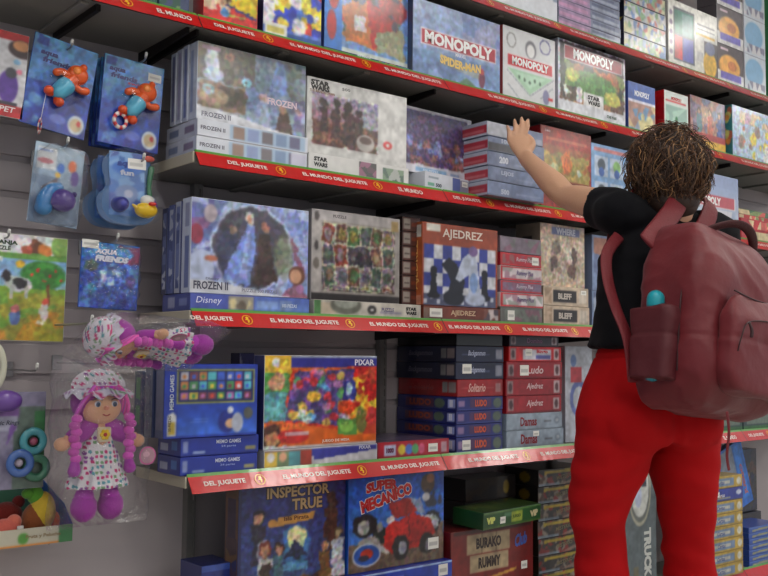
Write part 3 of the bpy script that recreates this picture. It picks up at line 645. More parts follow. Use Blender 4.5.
def city(w,h):
    c=Cv(w,h,(.80,.80,.84)); c.grad((.40,.30,.42),(.27,.24,.44),.03,.13,.94,.96); c.mottle(.03,.13,.94,.5,[(.35,.25,.38),(.50,.33,.36),(.32,.28,.48),(.58,.40,.36),(.25,.22,.4)],60,7,.9,.5)
    c.blobs(.05,.15,.92,.5,[(.60,.42,.38),(.45,.5,.72),(.3,.25,.42)],26,.05,4); c.blobs(.3,.72,.9,.9,[(.48,.25,.40),(.36,.25,.42)],12,.05,5,.6); c.ell(.12,.5,.04,.1,(.48,.52,.75)); c.ell(.52,.42,.03,.12,(.52,.55,.75)); c.ell(.84,.36,.03,.03,(.7,.72,.9)); a0=c.a.copy(); c.warp(.012,3,.008,.22); c.a=np.where(((c.U>.03)&(c.U<.94)&(c.V>.13)&(c.V<.96))[...,None],c.a,a0); c.rect(.2,.02,.62,.09,(.52,.68,.82)); c.rect(.68,.03,.8,.07,(.55,.62,.75)); return c.soft()
CX=fit(404,476,104,2.285,'B')
z0=ZS['B']+.0008; CT=.05
carton('puzzle_box','white thin box lying askew under the purple night-city puzzle','puzzle box',.225,.058,.22,(CX[0]+.008,2.262,z0),(.84,.86,.90),{'F':Cv(.225,.058,(.85,.87,.91)).rect(.62,.1,.80,.95,(.35,.42,.68)).rect(.8,.1,.99,.9,(.55,.55,.65)).rect(.07,.65,.3,.75,(.6,.65,.7)).rect(.05,.25,.2,.4,(.45,.7,.6))},
       [('F','500',.3,.32,.03,.013,(.3,.35,.4),{'bold':.06})],rot=(0,0,.12),stick=[('F',.9,.68,.03,.018)])
z0+=.0595; h_=P(404,104,2.30)[1]-z0
carton('puzzle_box','white-framed puzzle box with purple night city picture, tilted a little back','puzzle box',CX[1]+.01,h_,.045,(CX[0],2.30,z0),(.82,.82,.86),{'F':city(CX[1]+.01,h_)},[('F','500 PIEZAS',.4,.055,.07,.009,(.85,.9,.95))],rot=(-.03,0,.03))
# stack the woman touches
def slate(i):
    def f(w,h):
        c=Cv(w,h,(.42,.48,.62)); c.mottle(0,0,1,1,[(.42,.48,.62),(.50,.55,.68),(.38,.42,.55)],14,i,.6)
        if i==4: c=Cv(w,h,(.48,.50,.60)); c.mottle(.4,.05,.98,.9,[(.52,.56,.7),(.45,.5,.65),(.75,.55,.4),(.6,.62,.72)],16,3); c.rect(0,0,.35,1,(.70,.71,.75))
        if i==3: c.rect(0,.0,.6,.6,(.22,.22,.26))
        c.rect(0,0,1,.05,(.28,.3,.4)); c.rect(.5,.25,.95,.4,(.58,.62,.74),.6); return c.soft()
    return f
def redside(w,h): return Cv(w,h,(.66,.68,.74),.005).rect(.0,.15,1,.75,(.66,.16,.22)).rect(.1,.3,.9,.42,(.8,.5,.5),.6)
SX=fit(488,544,120,2.19,'B'); SX=(SX[0],SX[1])
zt=P(488,120,2.19)[1]; n=5; hh=(zt-ZS['B']-.001)/n; z=ZS['B']+.0008
for i in range(5):
    tx=[[('F','500',.3,.35,.04,.018,(.75,.78,.85),{'bold':.05})],[('F','LEJOS',.33,.6,.06,.018,(.72,.76,.85),{'bold':.05})],[('F','200',.28,.5,.045,.024,(.85,.87,.92),{'bold':.06})],[('F','100',.3,.8,.04,.015,(.7,.73,.8),{'bold':.05})],[]][i]
    carton('board_game_box',['slate blue game box, bottom of the red-ended stack under the raised hand','slate blue game box, second from the bottom under the raised hand','slate blue game box with white numerals, middle of the stack under the raised hand','dark slate game box, second from the top under the raised hand','white and red-ended game box topping the stack, touched by the raised hand'][i],'board game',SX[1],hh-.0012,.13,(SX[0]+(.0,.003,-.001,.002,-.003)[i],2.192,z),(.45,.5,.6),{'F':slate(i)(SX[1],hh-.001),'L':redside(.13,hh-.001)},tx,group='red-ended slate games under the raised hand'); z+=hh
def field(w,h):
    c=Cv(w,h,(.62,.20,.15)); c.grad((.62,.55,.28),(.60,.30,.18),.04,.32,.96,.78); c.mottle(.04,.35,.96,.7,[(.66,.62,.30),(.55,.55,.28),(.74,.66,.36),(.70,.45,.22)],30,5,.8); c.ell(.5,.6,.1,.12,(.85,.45,.2)); c.ell(.25,.5,.08,.06,(.8,.82,.6)); c.ell(.2,.42,.03,.03,(.2,.2,.15)); c.ell(.75,.48,.05,.05,(.8,.85,.75)); c.warp(.016); c.rect(.05,.27,.95,.36,(.55,.22,.12)); c.rect(.1,.84,.9,.87,(.75,.4,.3)); return c.soft()
std('B',541,591,124,.07,'board_game_box','brown-red strategy game box with yellow-green field art beside the raised arm','board game',(.6,.12,.12),field,[('F','Carcassonne',.5,.32,.14,.020,(.88,.72,.35),{'bold':.03,'edge':(.3,.1,.05)}),('F','Z-MAN',.12,.94,.03,.008,(.9,.8,.8)),('F','El juego',.5,.13,.06,.01,(.8,.6,.3))],L=plainc((.6,.12,.14)),Y=2.25)
def bluewhite(w,h):
    c=Cv(w,h,(.50,.66,.84)); c.rect(.05,.90,.95,.96,(.8,.5,.5)); 
    for j in range(2):
        for i in range(3): c.rect(.06+.31*i,.48-.36*j+.08,.33+.31*i,.84-.36*j,(.74,.80,.88)); c.ell(.2+.31*i,.72-.36*j,.07,.08,[(.3,.35,.4),(.55,.75,.45),(.35,.4,.5)][i]); c.ell(.2+.31*i,.62-.36*j,.05,.06,(.25,.4,.7))
    c.rect(0,0,1,.16,(.2,.42,.78)); return c.soft()
std('B',591,640,142,.06,'board_game_box','light blue game box with white picture squares, left of the woman hair','board game',(.15,.35,.75),bluewhite,[('F','COLOR',.4,.08,.09,.018,(.8,.88,.95),{'bold':.05})],L=plainc((.12,.3,.7)),Y=2.25)
def bgoly(w,h):
    c=Cv(w,h,(.74,.78,.85)); c.grad((.80,.82,.86),(.60,.68,.84)); c.mottle(.1,.08,.95,.42,[(.75,.8,.86),(.66,.72,.82),(.85,.85,.88)],14,4); c.rect(0,.8,1,1,(.62,.68,.82)); return c
std('B',668,738,163,.055,'board_game_box','pale board game box with red title band, right of the woman head','board game',(.75,.78,.85),mono(bgoly,(.78,.38,.42),(.46,.64)),[('F','MONOPOLY',.515,.55,.235,.036,(.96,.96,.96),{'bold':.05})],Y=2.25,L=plainc((.7,.72,.8)))
# right end of shelf B
RX=fit(741,800,210,2.25,'B'); z=ZS['B']+.0008
for i in range(4):
    c1=[(.75,.20,.22),(.75,.20,.22),(.72,.22,.2),(.30,.45,.32)][i]
    hh=(.05,.05,.028,.028)[i]
    carton('board_game_box',['red fruit-print game box, bottom of the stack right of the backpack handle','red fruit-print game box, second in the stack right of the backpack handle','thin red box, third in the stack right of the backpack handle','thin green box topping the stack right of the backpack handle'][i],'board game',RX[1]+(.0,.0,.0,.02)[i],hh-.001,.22,(RX[0],2.25+(0,0,.04,.05)[i],z),c1,
      {'F':Cv(RX[1],hh,c1).mottle(.1,.1,.95,.9,[c1,(.85,.78,.6),(.55,.65,.4),c1,(.85,.4,.35)],16,i),'L':Cv(.22,hh,c1,.006)},group='red and green thin boxes right of the backpack handle'); z+=hh

# ================================================= shelf C (fourth from top)
def snow2(w,h):
    c=Cv(w,h,(.50,.56,.76)); c.mottle(0,0,.4,1,[(.62,.68,.88),(.45,.50,.74),(.52,.36,.55),(.70,.76,.90),(.40,.46,.72)],30,5); c.mottle(.7,0,1,1,[(.55,.62,.85),(.66,.72,.9),(.48,.55,.8),(.6,.4,.5)],24,6)
    c.ell(.5,.52,.34,.46,(.72,.78,.92),1,.05); c.ell(.5,.52,.32,.43,(.28,.27,.34),1,.05); c.ell(.78,.45,.07,.2,(.55,.60,.48),.7,.5); c.ell(.30,.45,.08,.25,(.22,.24,.36),.9,.3)
    c.poly([(.24,.16),(.40,.60),(.45,.78),(.52,.78),(.53,.5),(.49,.10)],(.48,.58,.86)); c.poly([(.40,.2),(.45,.7),(.48,.7),(.47,.15)],(.62,.70,.92)); c.ell(.475,.84,.035,.07,(.80,.80,.80)); c.ell(.472,.83,.02,.045,SK)
    c.poly([(.52,.12),(.56,.68),(.64,.68),(.72,.15)],(.25,.18,.17)); c.ell(.61,.76,.028,.055,(.66,.45,.36)); c.ell(.33,.70,.03,.05,(.6,.5,.45)); c.warp(.010); c.ell(.08,.25,.1,.2,(.75,.80,.92)); c.ell(.16,.37,.05,.03,(.75,.45,.35)); c.ell(.15,.85,.05,.09,(.78,.72,.76)); c.ell(.04,.62,.05,.1,(.6,.2,.3)); c.ell(.9,.25,.07,.10,(.45,.28,.22)); c.ell(.89,.24,.05,.075,SK)
    wave(c,.065,.075,(.86,.87,.90)); c.ell(.93,.1,.035,.045,(.72,.5,.7)); return c.soft()
FC=fit(190,308,290,2.25,'C')
z=ZS['C']+.0008
def disney(w,h):
    c=Cv(w,h,(.30,.36,.72)); c.rect(.30,.1,.51,.95,(.62,.60,.55)); c.blobs(.32,.2,.5,.9,[(.85,.8,.6),(.4,.35,.3)],8,.2,2); c.grad((.45,.58,.85),(.35,.45,.78),.52,0,1,1); c.rect(.54,.3,.72,.7,(.6,.72,.92),.7); c.rect(.74,.2,.84,.8,(.5,.6,.8)); c.rect(0,0,1,.10,(.2,.45,.55)); return c.soft()
hlow=.046
carton('puzzle_box','thin deep blue puzzle box lying under the oval ice-princess puzzle, fourth shelf','puzzle box',FC[1]+.003,hlow,.16,(FC[0],2.245,z),(.3,.35,.65),{'F':disney(FC[1],hlow),'L':Cv(.16,hlow,(.30,.34,.60),.005).rect(.2,.2,.45,.85,(.6,.62,.75)).rect(.6,.3,.9,.7,(.5,.55,.75))},
       [('F','Disney',.145,.58,.075,.022,(.88,.90,.97),{'bold':.0,'slant':.2}),('F','100 PIEZAS',.82,.5,.05,.01,(.85,.9,.95))])
z0=z+hlow+.001; h_=P(190,196,2.25)[1]-z0
carton('puzzle_box','large blue puzzle box with dark oval scene and white wavy base, fourth shelf','puzzle box',FC[1],h_,.05,(FC[0],2.252,z0),(.82,.85,.92),{'F':snow2(FC[1],h_),'L':Cv(.05,h_,(.80,.83,.90)).rect(.3,.05,.8,.6,(.45,.5,.7)).rect(.3,.7,.8,.95,(.6,.62,.75))},
       [('F','Disney',.175,.155,.04,.008,(.4,.4,.5)),('F','FROZEN II',.165,.085,.105,.022,(.28,.28,.36),{'bold':.03}),('F','PUZZLE 500 PIEZAS',.57,.055,.115,.009,(.5,.5,.58))])
for k in range(3):
    carton('puzzle_box',f"white and blue spined puzzle, {['first','second','third','fourth'][k]} behind the dark oval puzzle on the fourth shelf",'puzzle box',FC[1],h_-.006*(k+1),.032,(FC[0]-.003*(k+1),2.304+.0335*k,z0),(.3,.33,.5),{'L':Cv(.032,h_-.006*(k+1),[(.72,.74,.80),(.35,.40,.62),(.22,.24,.38),(.3,.3,.42)][k]).mottle(.2,.05,.8,.95,[(.45,.5,.7),(.75,.78,.85),(.3,.35,.55)],14,k)},group='puzzles standing one behind another at the left end of the fourth shelf')
def sixteen(w,h):
    c=Cv(w,h,(.62,.60,.58)); c.rect(0,.88,1,1,(.72,.70,.70)); c.rect(.0,.0,.10,.88,(.70,.68,.67)); c.rect(.11,.1,.94,.86,(.32,.29,.28)); c.rect(0,0,1,.08,(.20,.19,.20))
    r=np.random.RandomState(4); pal=[(.45,.32,.28),(.62,.48,.38),(.35,.35,.40),(.60,.52,.28),(.28,.42,.26),(.50,.25,.20),(.5,.45,.5),(.32,.38,.34)]
    for j,(v0,v1) in enumerate(((.66,.84),(.40,.63),(.13,.37))):
        for i in range(6):
            u0=.125+.135*i; 
            if j==1 and i in (2,3): continue
            c.rect(u0-.006,v0-.01,u0+.122,v1+.01,(.70,.68,.60)); c.rect(u0,v0,u0+.115,v1,pal[r.randint(8)]); c.ell(u0+.057,v0+.1,.035,.07,pal[r.randint(8)],.9,.4)
    c.rect(.385,.33,.675,.66,(.72,.70,.66)); c.rect(.395,.345,.665,.645,(.30,.28,.31)); c.blobs(.42,.38,.64,.6,[(.4,.38,.42),(.22,.2,.24)],12,.05,3); c.rect(.37,.8,.86,.87,(.70,.68,.68))
    for k in range(20):
        i,j=k%6,k//6; 
        if k in (8,9): continue
        if k>=18: break
        u,v=.185+.135*i+r.uniform(-.01,.01),.745-.235*j+r.uniform(-.01,.01); t=r.uniform(-.25,.25); cs,sn=math.cos(t),math.sin(t); A=h/w
        Q=lambda s_:[(u+(a*cs-b_*sn)*s_*A,v+(a*sn+b_*cs)*s_) for a,b_ in ((-.09,-.125),(.09,-.125),(.09,.125),(-.09,.125))]
        c.poly(Q(1.),(.72,.70,.62)); c.poly(Q(.86),pal[r.randint(8)]); c.ell(u,v,.035,.06,pal[r.randint(8)],.9,.4)
    a0=c.a.copy(); c.warp(.009,5,.008,.22); c.a=np.where(((c.U>.11)&(c.U<.94)&(c.V>.1)&(c.V<.86))[...,None],c.a,a0)
    c.ell(.05,.93,.025,.05,(.35,.32,.32)); c.ell(.05,.6,.02,.05,(.3,.28,.28)); c.ell(.05,.4,.03,.06,(.45,.43,.4)); c.rect(.9,.84,.98,.96,(.70,.60,.40)); return c.soft()
SC=fit(312,400,208,2.262,'C')
SCl=fit(314,421,298,2.245,'C')
def swlow(w,h):
    c=Cv(w,h,(.80,.78,.74)); c.rect(0,0,.0,1,(.3,.5,.3)); c.rect(0,.0,.06,1,(.35,.55,.35)); c.rect(.06,.1,.2,.9,(.80,.74,.66)); c.ell(.28,.75,.13,.6,(.45,.46,.42)); c.ell(.28,.95,.1,.4,(.62,.64,.6)); c.ell(.52,.5,.04,.3,(.25,.25,.25)); c.ell(.52,.5,.015,.1,(.8,.8,.8)); c.rect(.6,.25,.8,.45,(.62,.60,.68)); return c.soft()
hl=.046
carton('puzzle_box','thin cream puzzle box lying under the collage puzzle on the fourth shelf','puzzle box',SCl[1],hl,.12,(SCl[0],2.245,ZS['C']+.0008),(.75,.74,.70),{'F':swlow(SCl[1],hl)},[('F','STAR',.90,.68,.045,.011,(.15,.15,.15),{'bold':.07}),('F','WARS',.90,.40,.045,.011,(.15,.15,.15),{'bold':.07}),('F','PUZZLE',.67,.55,.05,.012,(.35,.33,.5))])
z0=ZS['C']+.0008+hl+.001; h_=P(312,208,2.262)[1]-z0
carton('puzzle_box','grey puzzle box showing a collage of small framed pictures, fourth shelf','puzzle box',SC[1],h_,.05,(SC[0],2.262,z0),(.62,.60,.60),{'F':sixteen(SC[1],h_)},[('F','PUZZLE',.3,.94,.05,.009,(.4,.38,.4))])
# brown stack set back, tagged ends showing
BX=fit(402,421,216,2.275,'C'); BX=(BX[0],BX[1]-.004)
z=ZS['C']+.048; n=6; hh=(P(402,216,2.275)[1]-z)/n
for i in range(n):
    carton('board_game_box',f"dark brown game box with white end tags, {SP[i]}, stacked behind the orange chess box",'board game',BX[1],hh-.001,.22,(BX[0],2.275,z+.0004),(.22,.13,.11),{'F':Cv(BX[1],hh-.001,(.30,.15,.12),.0025).rect(.05,.12,.45,.9,(.58,.54,.50)).rect(.1,.4,.4,.5,(.35,.3,.28)).rect(.5,.35,.9,.65,(.45,.2,.12)).soft()},group='dark brown game boxes behind the orange chess box'); z+=hh
carton('board_game_box','plain brown flat box under the dark brown stack on the fourth shelf','board game',BX[1],.046,.14,(BX[0],2.372,ZS['C']+.0008),(.22,.13,.11))
def chess(w,h):
    c=Cv(w,h,(.62,.27,.15)); c.rect(.02,.13,.97,.74,(.83,.84,.87)); 
    for j in range(4):
        for i in range(8):
            if (i+j)%2==0: c.rect(.02+.12*i,.74-.17*(j+1),min(.97,.02+.12*(i+1)),.74-.17*j,(.20,.25,.60))
    c.rect(.02,.0,.97,.14,(.32,.34,.46)); 
    for i in range(12): c.rect(.02+.08*i,.02+.05*(i%2),.06+.08*i,.07+.05*(i%2),(.78,.80,.85))
    def piece(u,v,s,col,A=h/w):
        c.ell(u,v,.13*s*A,.05*s,col); c.poly([(u-.09*s*A,v),(u+.09*s*A,v),(u+.045*s*A,v+.35*s),(u-.045*s*A,v+.35*s)],col); c.ell(u,v+.40*s,.07*s*A,.07*s,col); c.rect(u-.07*s*A,v+.31*s,u+.07*s*A,v+.34*s,col)
    piece(.14,.12,.75,(.10,.10,.14)); piece(.82,.12,.75,(.09,.09,.13))
    c.poly([(.30,.05),(.50,.05),(.55,.32),(.44,.52),(.34,.60),(.24,.50),(.32,.40),(.36,.30)],(.11,.12,.17)); c.ell(.40,.1,.13,.09,(.10,.11,.16))
    c.poly([(.60,.08),(.78,.08),(.74,.35),(.72,.55),(.66,.72),(.52,.60),(.42,.34),(.48,.30),(.60,.40)],(.74,.78,.86)); c.ell(.69,.1,.13,.08,(.70,.74,.83)); c.ell(.66,.7,.06,.06,(.45,.35,.55)); c.ell(.67,.30,.05,.12,(.5,.62,.82)); c.rect(.05,.9,.22,.99,(.85,.84,.8)); return c.soft()
AX=fit(423,498,221,2.245,'C')
z=ZS['C']+.0008
carton('board_game_box','thin brown chess set box lying under the upright orange chess box','board game',AX[1]+.006,.046,.24,(AX[0]+.003,2.24,z),(.42,.2,.14),{'F':Cv(AX[1],.046,(.45,.20,.13)).rect(0,.1,.07,.9,(.5,.4,.35)).mottle(.78,.05,.97,.95,[(.5,.3,.25),(.8,.75,.75),(.35,.3,.35)],9,3).rect(0,0,1,.12,(.3,.25,.3)).soft()},
       [('F','AJEDREZ',.50,.52,.115,.021,(.80,.68,.55),{'bold':.03})],stick=[('F',.15,.52,.055,.028)],tray=('z',(.3,.2,.2)))
z0=z+.0475; h_=P(423,221,2.245)[1]-z0
carton('board_game_box','orange-brown chess box with blue and white board and chess pieces','board game',AX[1],h_,.055,(AX[0],2.247,z0),(.62,.27,.15),{'F':chess(AX[1],h_),'L':Cv(.055,h_,(.66,.33,.16)).rect(.1,.82,.9,.97,(.80,.78,.75)).rect(.1,.0,.9,.12,(.75,.5,.4))},
       [('F','AJEDREZ',.52,.875,.185,.036,(.90,.84,.78),{'bold':.02}),('L','AJEDREZ',.5,.48,.16,.026,(.90,.70,.40),{'rot':math.pi/2})],tray=('y',(.4,.25,.2)))
# small stack
QX=fit(500,542,235,2.25,'C'); ys=[(305,320),(290,303.5),(279,290),(264.5,278),(252,264),(235,250)]
z=ZS['C']+.0008; ztop=P(500,235,2.25)[1]; tot=sum(b-a for a,b in ys)
cs=[((.40,.40,.38),'grey-green'),((.85,.83,.84),'red-edged white'),((.52,.45,.55),'mauve'),((.86,.82,.83),'white'),((.70,.16,.22),'crimson'),((.50,.45,.50),'grey marbled')]
for i,((a,b),(c1,cn)) in enumerate(zip(ys,cs)):
    hh=(b-a)/tot*(ztop-z if i==0 else 1)*(1 if i==0 else 0) or (b-a)/tot*HT
    if i==0: HT=ztop-z
    w_=QX[1]+[.0,.004,-.006,-.004,-.006,-.006][i]
    cv=Cv(w_,hh,c1).mottle(.02,.1,.98,.9,[c1,tuple(min(1,x*1.15) for x in c1),(.6,.35,.45),(.5,.55,.5)],22,i,.55)
    if i in (1,2,3,4): cv.rect(0,0,1,.14,(.78,.15,.18)).rect(0,.86,1,1,(.78,.2,.22)).rect(0,0,.05,1,(.78,.15,.18))
    carton('board_game_box',f"{cn} small game box, {SP[i]} of the short stack right of the chess box",'board game',w_,hh-.001,.18,(QX[0]+[.002,.003,0,0,-.001,-.002][i],2.25,z),c1,{'F':cv.soft()},
        [('F','Rummy Plus',.58,.5,.085,hh*.42,[(.8,.7,.7),(.45,.35,.55),(.88,.82,.88),(.45,.38,.58),(.9,.82,.85),(.75,.6,.68)][i],{'slant':.2})] if i in (1,2,3,4) else (),
        stick=[('F',.24,.5,.035,hh*.6)] if i==0 else ([('F',.84,.5,.035,hh*.6)] if i==4 else ()),group='small party game boxes right of the chess box'); z+=hh
def cream(w,h):
    c=Cv(w,h,(.80,.71,.62)); c.mottle(.05,.1,.95,.8,[(.80,.72,.64),(.72,.64,.56),(.84,.78,.70),(.66,.58,.52)],40,7,.8); c.ell(.35,.62,.1,.12,(.5,.44,.42)); c.ell(.62,.55,.1,.14,(.86,.80,.74)); c.ell(.75,.5,.06,.16,(.42,.34,.32)); c.ell(.28,.35,.08,.12,(.42,.35,.33)); c.ell(.7,.25,.1,.1,(.45,.36,.33)); c.ell(.5,.2,.08,.1,(.78,.72,.66)); c.warp(.016,3,.009,.14); c.rect(.25,.83,.88,.96,(.42,.45,.62)); return c.soft()
KX=fit(543,588,284,2.25,'C'); z=ZS['C']+.0008
h2=(P(543,285,2.25)[1]-z)/2
for i in range(2):
    carton('board_game_box',['cream card-game box with dark lettering panel, bottom box under the upright cream box','cream card-game box with dark lettering panel, directly under the upright cream box'][i],'board game',KX[1]+.004*(1-i),h2-.001,.15,(KX[0]+.003*(1-i),2.248,z),(.80,.72,.62),{'F':Cv(KX[1],h2,(.80,.73,.64)).rect(.2,.18,.72,.82,(.20,.18,.18)).mottle(.02,.1,.18,.9,[(.8,.7,.6),(.7,.6,.5)],5,i).rect(.78,.2,.95,.8,(.84,.80,.74)).soft(),'L':Cv(.15,h2,(.62,.55,.48),.006)},
        [('F','BLEFF',.46,.5,.075,.022,(.78,.74,.70),{'bold':.05})],stick=[('F',.88,.75,.03,.016)] if i else ()); z+=h2
h_=P(541,222,2.26)[1]-z
carton('board_game_box','tall cream game box with blue title and sketched faces, right of the small stack','board game',KX[1]-.004,h_,.12,(KX[0]-.002,2.262,z),(.78,.70,.60),{'F':cream(KX[1],h_),'L':Cv(.12,h_,(.55,.50,.44),.006).rect(.3,.5,.7,.8,(.2,.18,.18)).rect(.3,.1,.7,.4,(.25,.2,.2))},
       [('F','WHERE',.56,.895,.11,.024,(.75,.76,.82),{'bold':.05})])
for i,(a,b,nm_) in enumerate([(290,322,'lower'),(234,289,'upper')]):
    cx,w,_,_=fit(592,640,a,2.27,'C'); z0=ZS['C']+.0008 if i==0 else z1
    z1=P(592,a,2.27)[1]; 
    carton('board_game_box',f"blue-grey box, {nm_} of two behind the woman elbow on the fourth shelf",'board game',w,z1-z0-.001,.1,(cx,2.27,z0),(.45,.52,.66),{'F':Cv(w,z1-z0,(.50,.58,.72)).mottle(.03,.05,.97,.95,[(.52,.60,.74),(.42,.48,.62),(.65,.7,.78),(.7,.5,.42)],24,i+4).soft()})
# things further right on shelf C, mostly behind the backpack
for i in range(8):
    x=3.34+.2*i
    c1=[(.75,.25,.25),(.4,.5,.7),(.8,.75,.6),(.3,.5,.4),(.8,.2,.2),(.5,.45,.6),(.85,.8,.75),(.6,.3,.3)][i]
    carton('board_game_box',f"{['red','blue','cream','green','scarlet','violet','ivory','maroon'][i]} game box on the fourth shelf behind the backpack",'board game',.18,.22-.02*(i%3),.06,(x,2.27,ZS['C']+.0008),c1,{'F':Cv(.18,.22,c1,.006).mottle(.1,.1,.9,.8,[c1,(.7,.7,.7),(.4,.4,.5)],16,i)})

# ================================================= shelf D (fifth)
def memo(w,h):
    c=Cv(w,h,(.10,.22,.66)); c.grad((.22,.42,.84),(.10,.24,.68),.14,.03,1,.46); c.rect(.12,.46,.97,.94,(.72,.72,.22)); c.rect(.14,.49,.95,.91,(.12,.16,.38))
    r=np.random.RandomState(8); pal=[(.85,.3,.25),(.90,.80,.3),(.35,.75,.8),(.75,.45,.7),(.85,.55,.3),(.3,.6,.35),(.25,.4,.85),(.8,.8,.85),(.5,.25,.3)]
    for j in range(3):
        for i in range(8): 
            u=.16+.098*i; v=.51+.135*j; c.rect(u,v,u+.08,v+.11,pal[r.randint(9)]); c.ell(u+.04,v+.05,.02,.03,pal[r.randint(9)])
    c.ell(.66,.2,.085,.15,(.12,.18,.55)); c.ell(.70,.17,.05,.06,(.85,.68,.52)); c.ell(.78,.18,.06,.13,(.72,.75,.82)); c.ell(.70,.36,.03,.05,(.8,.82,.86)); c.ell(.90,.31,.05,.08,(.35,.36,.34))
    for i in range(9): c.rect(.18+.03*i%.27,.10+.035*i,.46,.108+.035*i,(.35,.5,.85),.7)
    c.poly([(.03,.02),(.12,.02),(.12,.30),(.09,.36),(.03,.30)],(.85,.86,.86)); c.rect(.04,.05,.105,.22,(.78,.68,.25)); return c.soft()
MX=fit(180,257,455,2.248,'D'); z=ZS['D']+.0008
def bluebox(w,h): return Cv(w,h,(.10,.20,.62)).rect(.02,.15,.09,.85,(.62,.66,.80),.8).rect(.82,.15,.96,.38,(.62,.60,.40)).rect(.15,.12,.30,.28,(.60,.68,.85)).rect(0,.0,1,.05,(.05,.1,.4)).soft()
hb=(P(180,438,2.248)[1]-z)/2
for i in range(2):
    carton('memory_game_box',['royal blue memory game box lying at the bottom left of the fifth shelf','royal blue memory game box lying second, under the one showing picture tiles'][i],'board game',MX[1]+.003*i,hb-.001,.13,(MX[0]+.002*i,2.246,z),(.09,.18,.6),{'F':bluebox(MX[1],hb),'L':Cv(.13,hb,(.14,.22,.58),.004).rect(.1,.25,.45,.6,(.7,.74,.85)).rect(.6,.3,.85,.8,(.3,.5,.8))},
        [('F','MEMO GAMES',.6,.72,.075,.010,(.85,.88,.95)),('F','24 pares',.6,.45,.045,.007,(.6,.68,.9))]); z+=hb
h_=P(165,364,2.236)[1]-z
M2=fit(165,258,364,2.236,'D')
carton('memory_game_box','royal blue box with three rows of small picture tiles framed in yellow','board game',M2[1],h_,.05,(M2[0],2.236,z),(.10,.2,.62),{'F':memo(M2[1],h_),'L':Cv(.05,h_,(.35,.4,.55)).rect(.1,.1,.9,.95,(.48,.50,.60)),'T':Cv(M2[1],.05,(.12,.25,.65))},
       [('F','MEMO GAMES',.075,.62,.09,.012,(.8,.84,.9),{'rot':math.pi/2}),('F','30 PIEZAS',.06,.2,.04,.008,(.3,.3,.3),{'rot':math.pi/2})])
for k in range(2):
    hz=h_-.01*(k+1)
    o=carton('memory_game_box',['grey-spined blue box, first behind the picture tile box at the shelf end','dark blue-green box, farthest left behind the picture tile box at the shelf end'][k],'board game',M2[1],hz,.045,(M2[0]-.006*(k+1),2.29+.05*k,z),(.25,.3,.45),{'L':Cv(.045,hz,[(.45,.48,.56),(.10,.22,.36)][k]).rect(.1,.3,.9,.34,(.2,.22,.3)).rect(.1,.6,.9,.64,(.2,.22,.3)).mottle(.2,.05,.8,.9,[(.45,.48,.56),(.3,.36,.5)] if k==0 else [(.1,.25,.4),(.2,.5,.3),(.1,.15,.3)],10,k)})
# dark boxes behind, seen between the blue one and the bright game
cx,w,_,h_=fit(244,259,353,2.36,'D')
carton('board_game_box','dark violet box behind, between the blue tile box and the bright game box','board game',.05,h_,.05,(cx+.00,2.385,ZS['D']+.0008),(.12,.10,.25),{'F':Cv(.05,h_,(.16,.13,.28)).mottle(0,.5,1,1,[(.2,.2,.4),(.5,.5,.6),(.15,.12,.25)],12,3)})
def bright(w,h):
    c=Cv(w,h,(.88,.42,.16)); c.rect(0,.87,1,.985,(.20,.22,.58)); c.rect(0,.985,1,1,(.7,.75,.8)); c.poly([(.22,.84),(.98,.80),(.98,.1),(.16,.28)],(.85,.25,.18)); c.mottle(.72,.1,1,.88,[(.85,.18,.15),(.95,.80,.25),(.80,.30,.2),(.93,.6,.2),(.75,.15,.15)],60,3)
    c.poly([(.25,.82),(.80,.86),(.70,.20),(.17,.30)],(.30,.28,.50)); r=np.random.RandomState(5)
    for i in range(60):
        u=r.uniform(.22,.76); v=r.uniform(.26,.82); c.ell(u,v,.035,.04,[(.3,.6,.35),(.85,.25,.25),(.35,.65,.85),(.9,.75,.3),(.75,.5,.7),(.8,.85,.85),(.45,.3,.6)][r.randint(7)],.85,.3)
    c.ell(.42,.54,.05,.06,(.90,.70,.25)); c.rect(.68,.5,.80,.72,(.18,.22,.55)); c.ell(.74,.62,.03,.07,(.7,.8,.9)); c.rect(.64,.10,.82,.30,(.35,.60,.28)); c.ell(.72,.2,.06,.06,(.55,.78,.35)); c.ell(.72,.42,.08,.07,(.85,.30,.15))
    c.rect(0,.80,.22,1,(.95,.76,.25)); c.ell(.09,.92,.04,.05,(.9,.9,.92)); c.rect(0,.60,.20,.80,(.35,.62,.32)); c.ell(.10,.71,.06,.09,(.78,.62,.48)); c.rect(0,.28,.18,.60,(.35,.60,.64)); c.ell(.09,.4,.07,.11,(.42,.70,.72)); c.ell(.06,.12,.08,.13,(.30,.16,.12)); c.ell(.07,.1,.055,.08,(.75,.5,.35))
    c.poly([(.15,.0),(.99,.0),(.99,.05),(.15,.22)],(.90,.42,.15)); c.ell(.25,.12,.12,.07,(.82,.16,.15)); c.rect(.17,.13,.38,.165,(.8,.85,.9),.7); c.ell(.86,.27,.05,.14,(.45,.45,.25)); c.ell(.95,.3,.04,.09,(.8,.25,.25)); c.rect(.0,.0,1,.025,(.8,.8,.82)); c.rect(.0,.0,1,.02,(.8,.8,.82)); a0=c.a.copy(); c.warp(.010,7,.008,.2); c.a=np.where(((c.V>.22)&(c.V<.87)|(c.U<.2)&(c.V<.97))[...,None],c.a,a0); return c.soft()
PX_=fit(264,377,445,2.246,'D'); z=ZS['D']+.0008
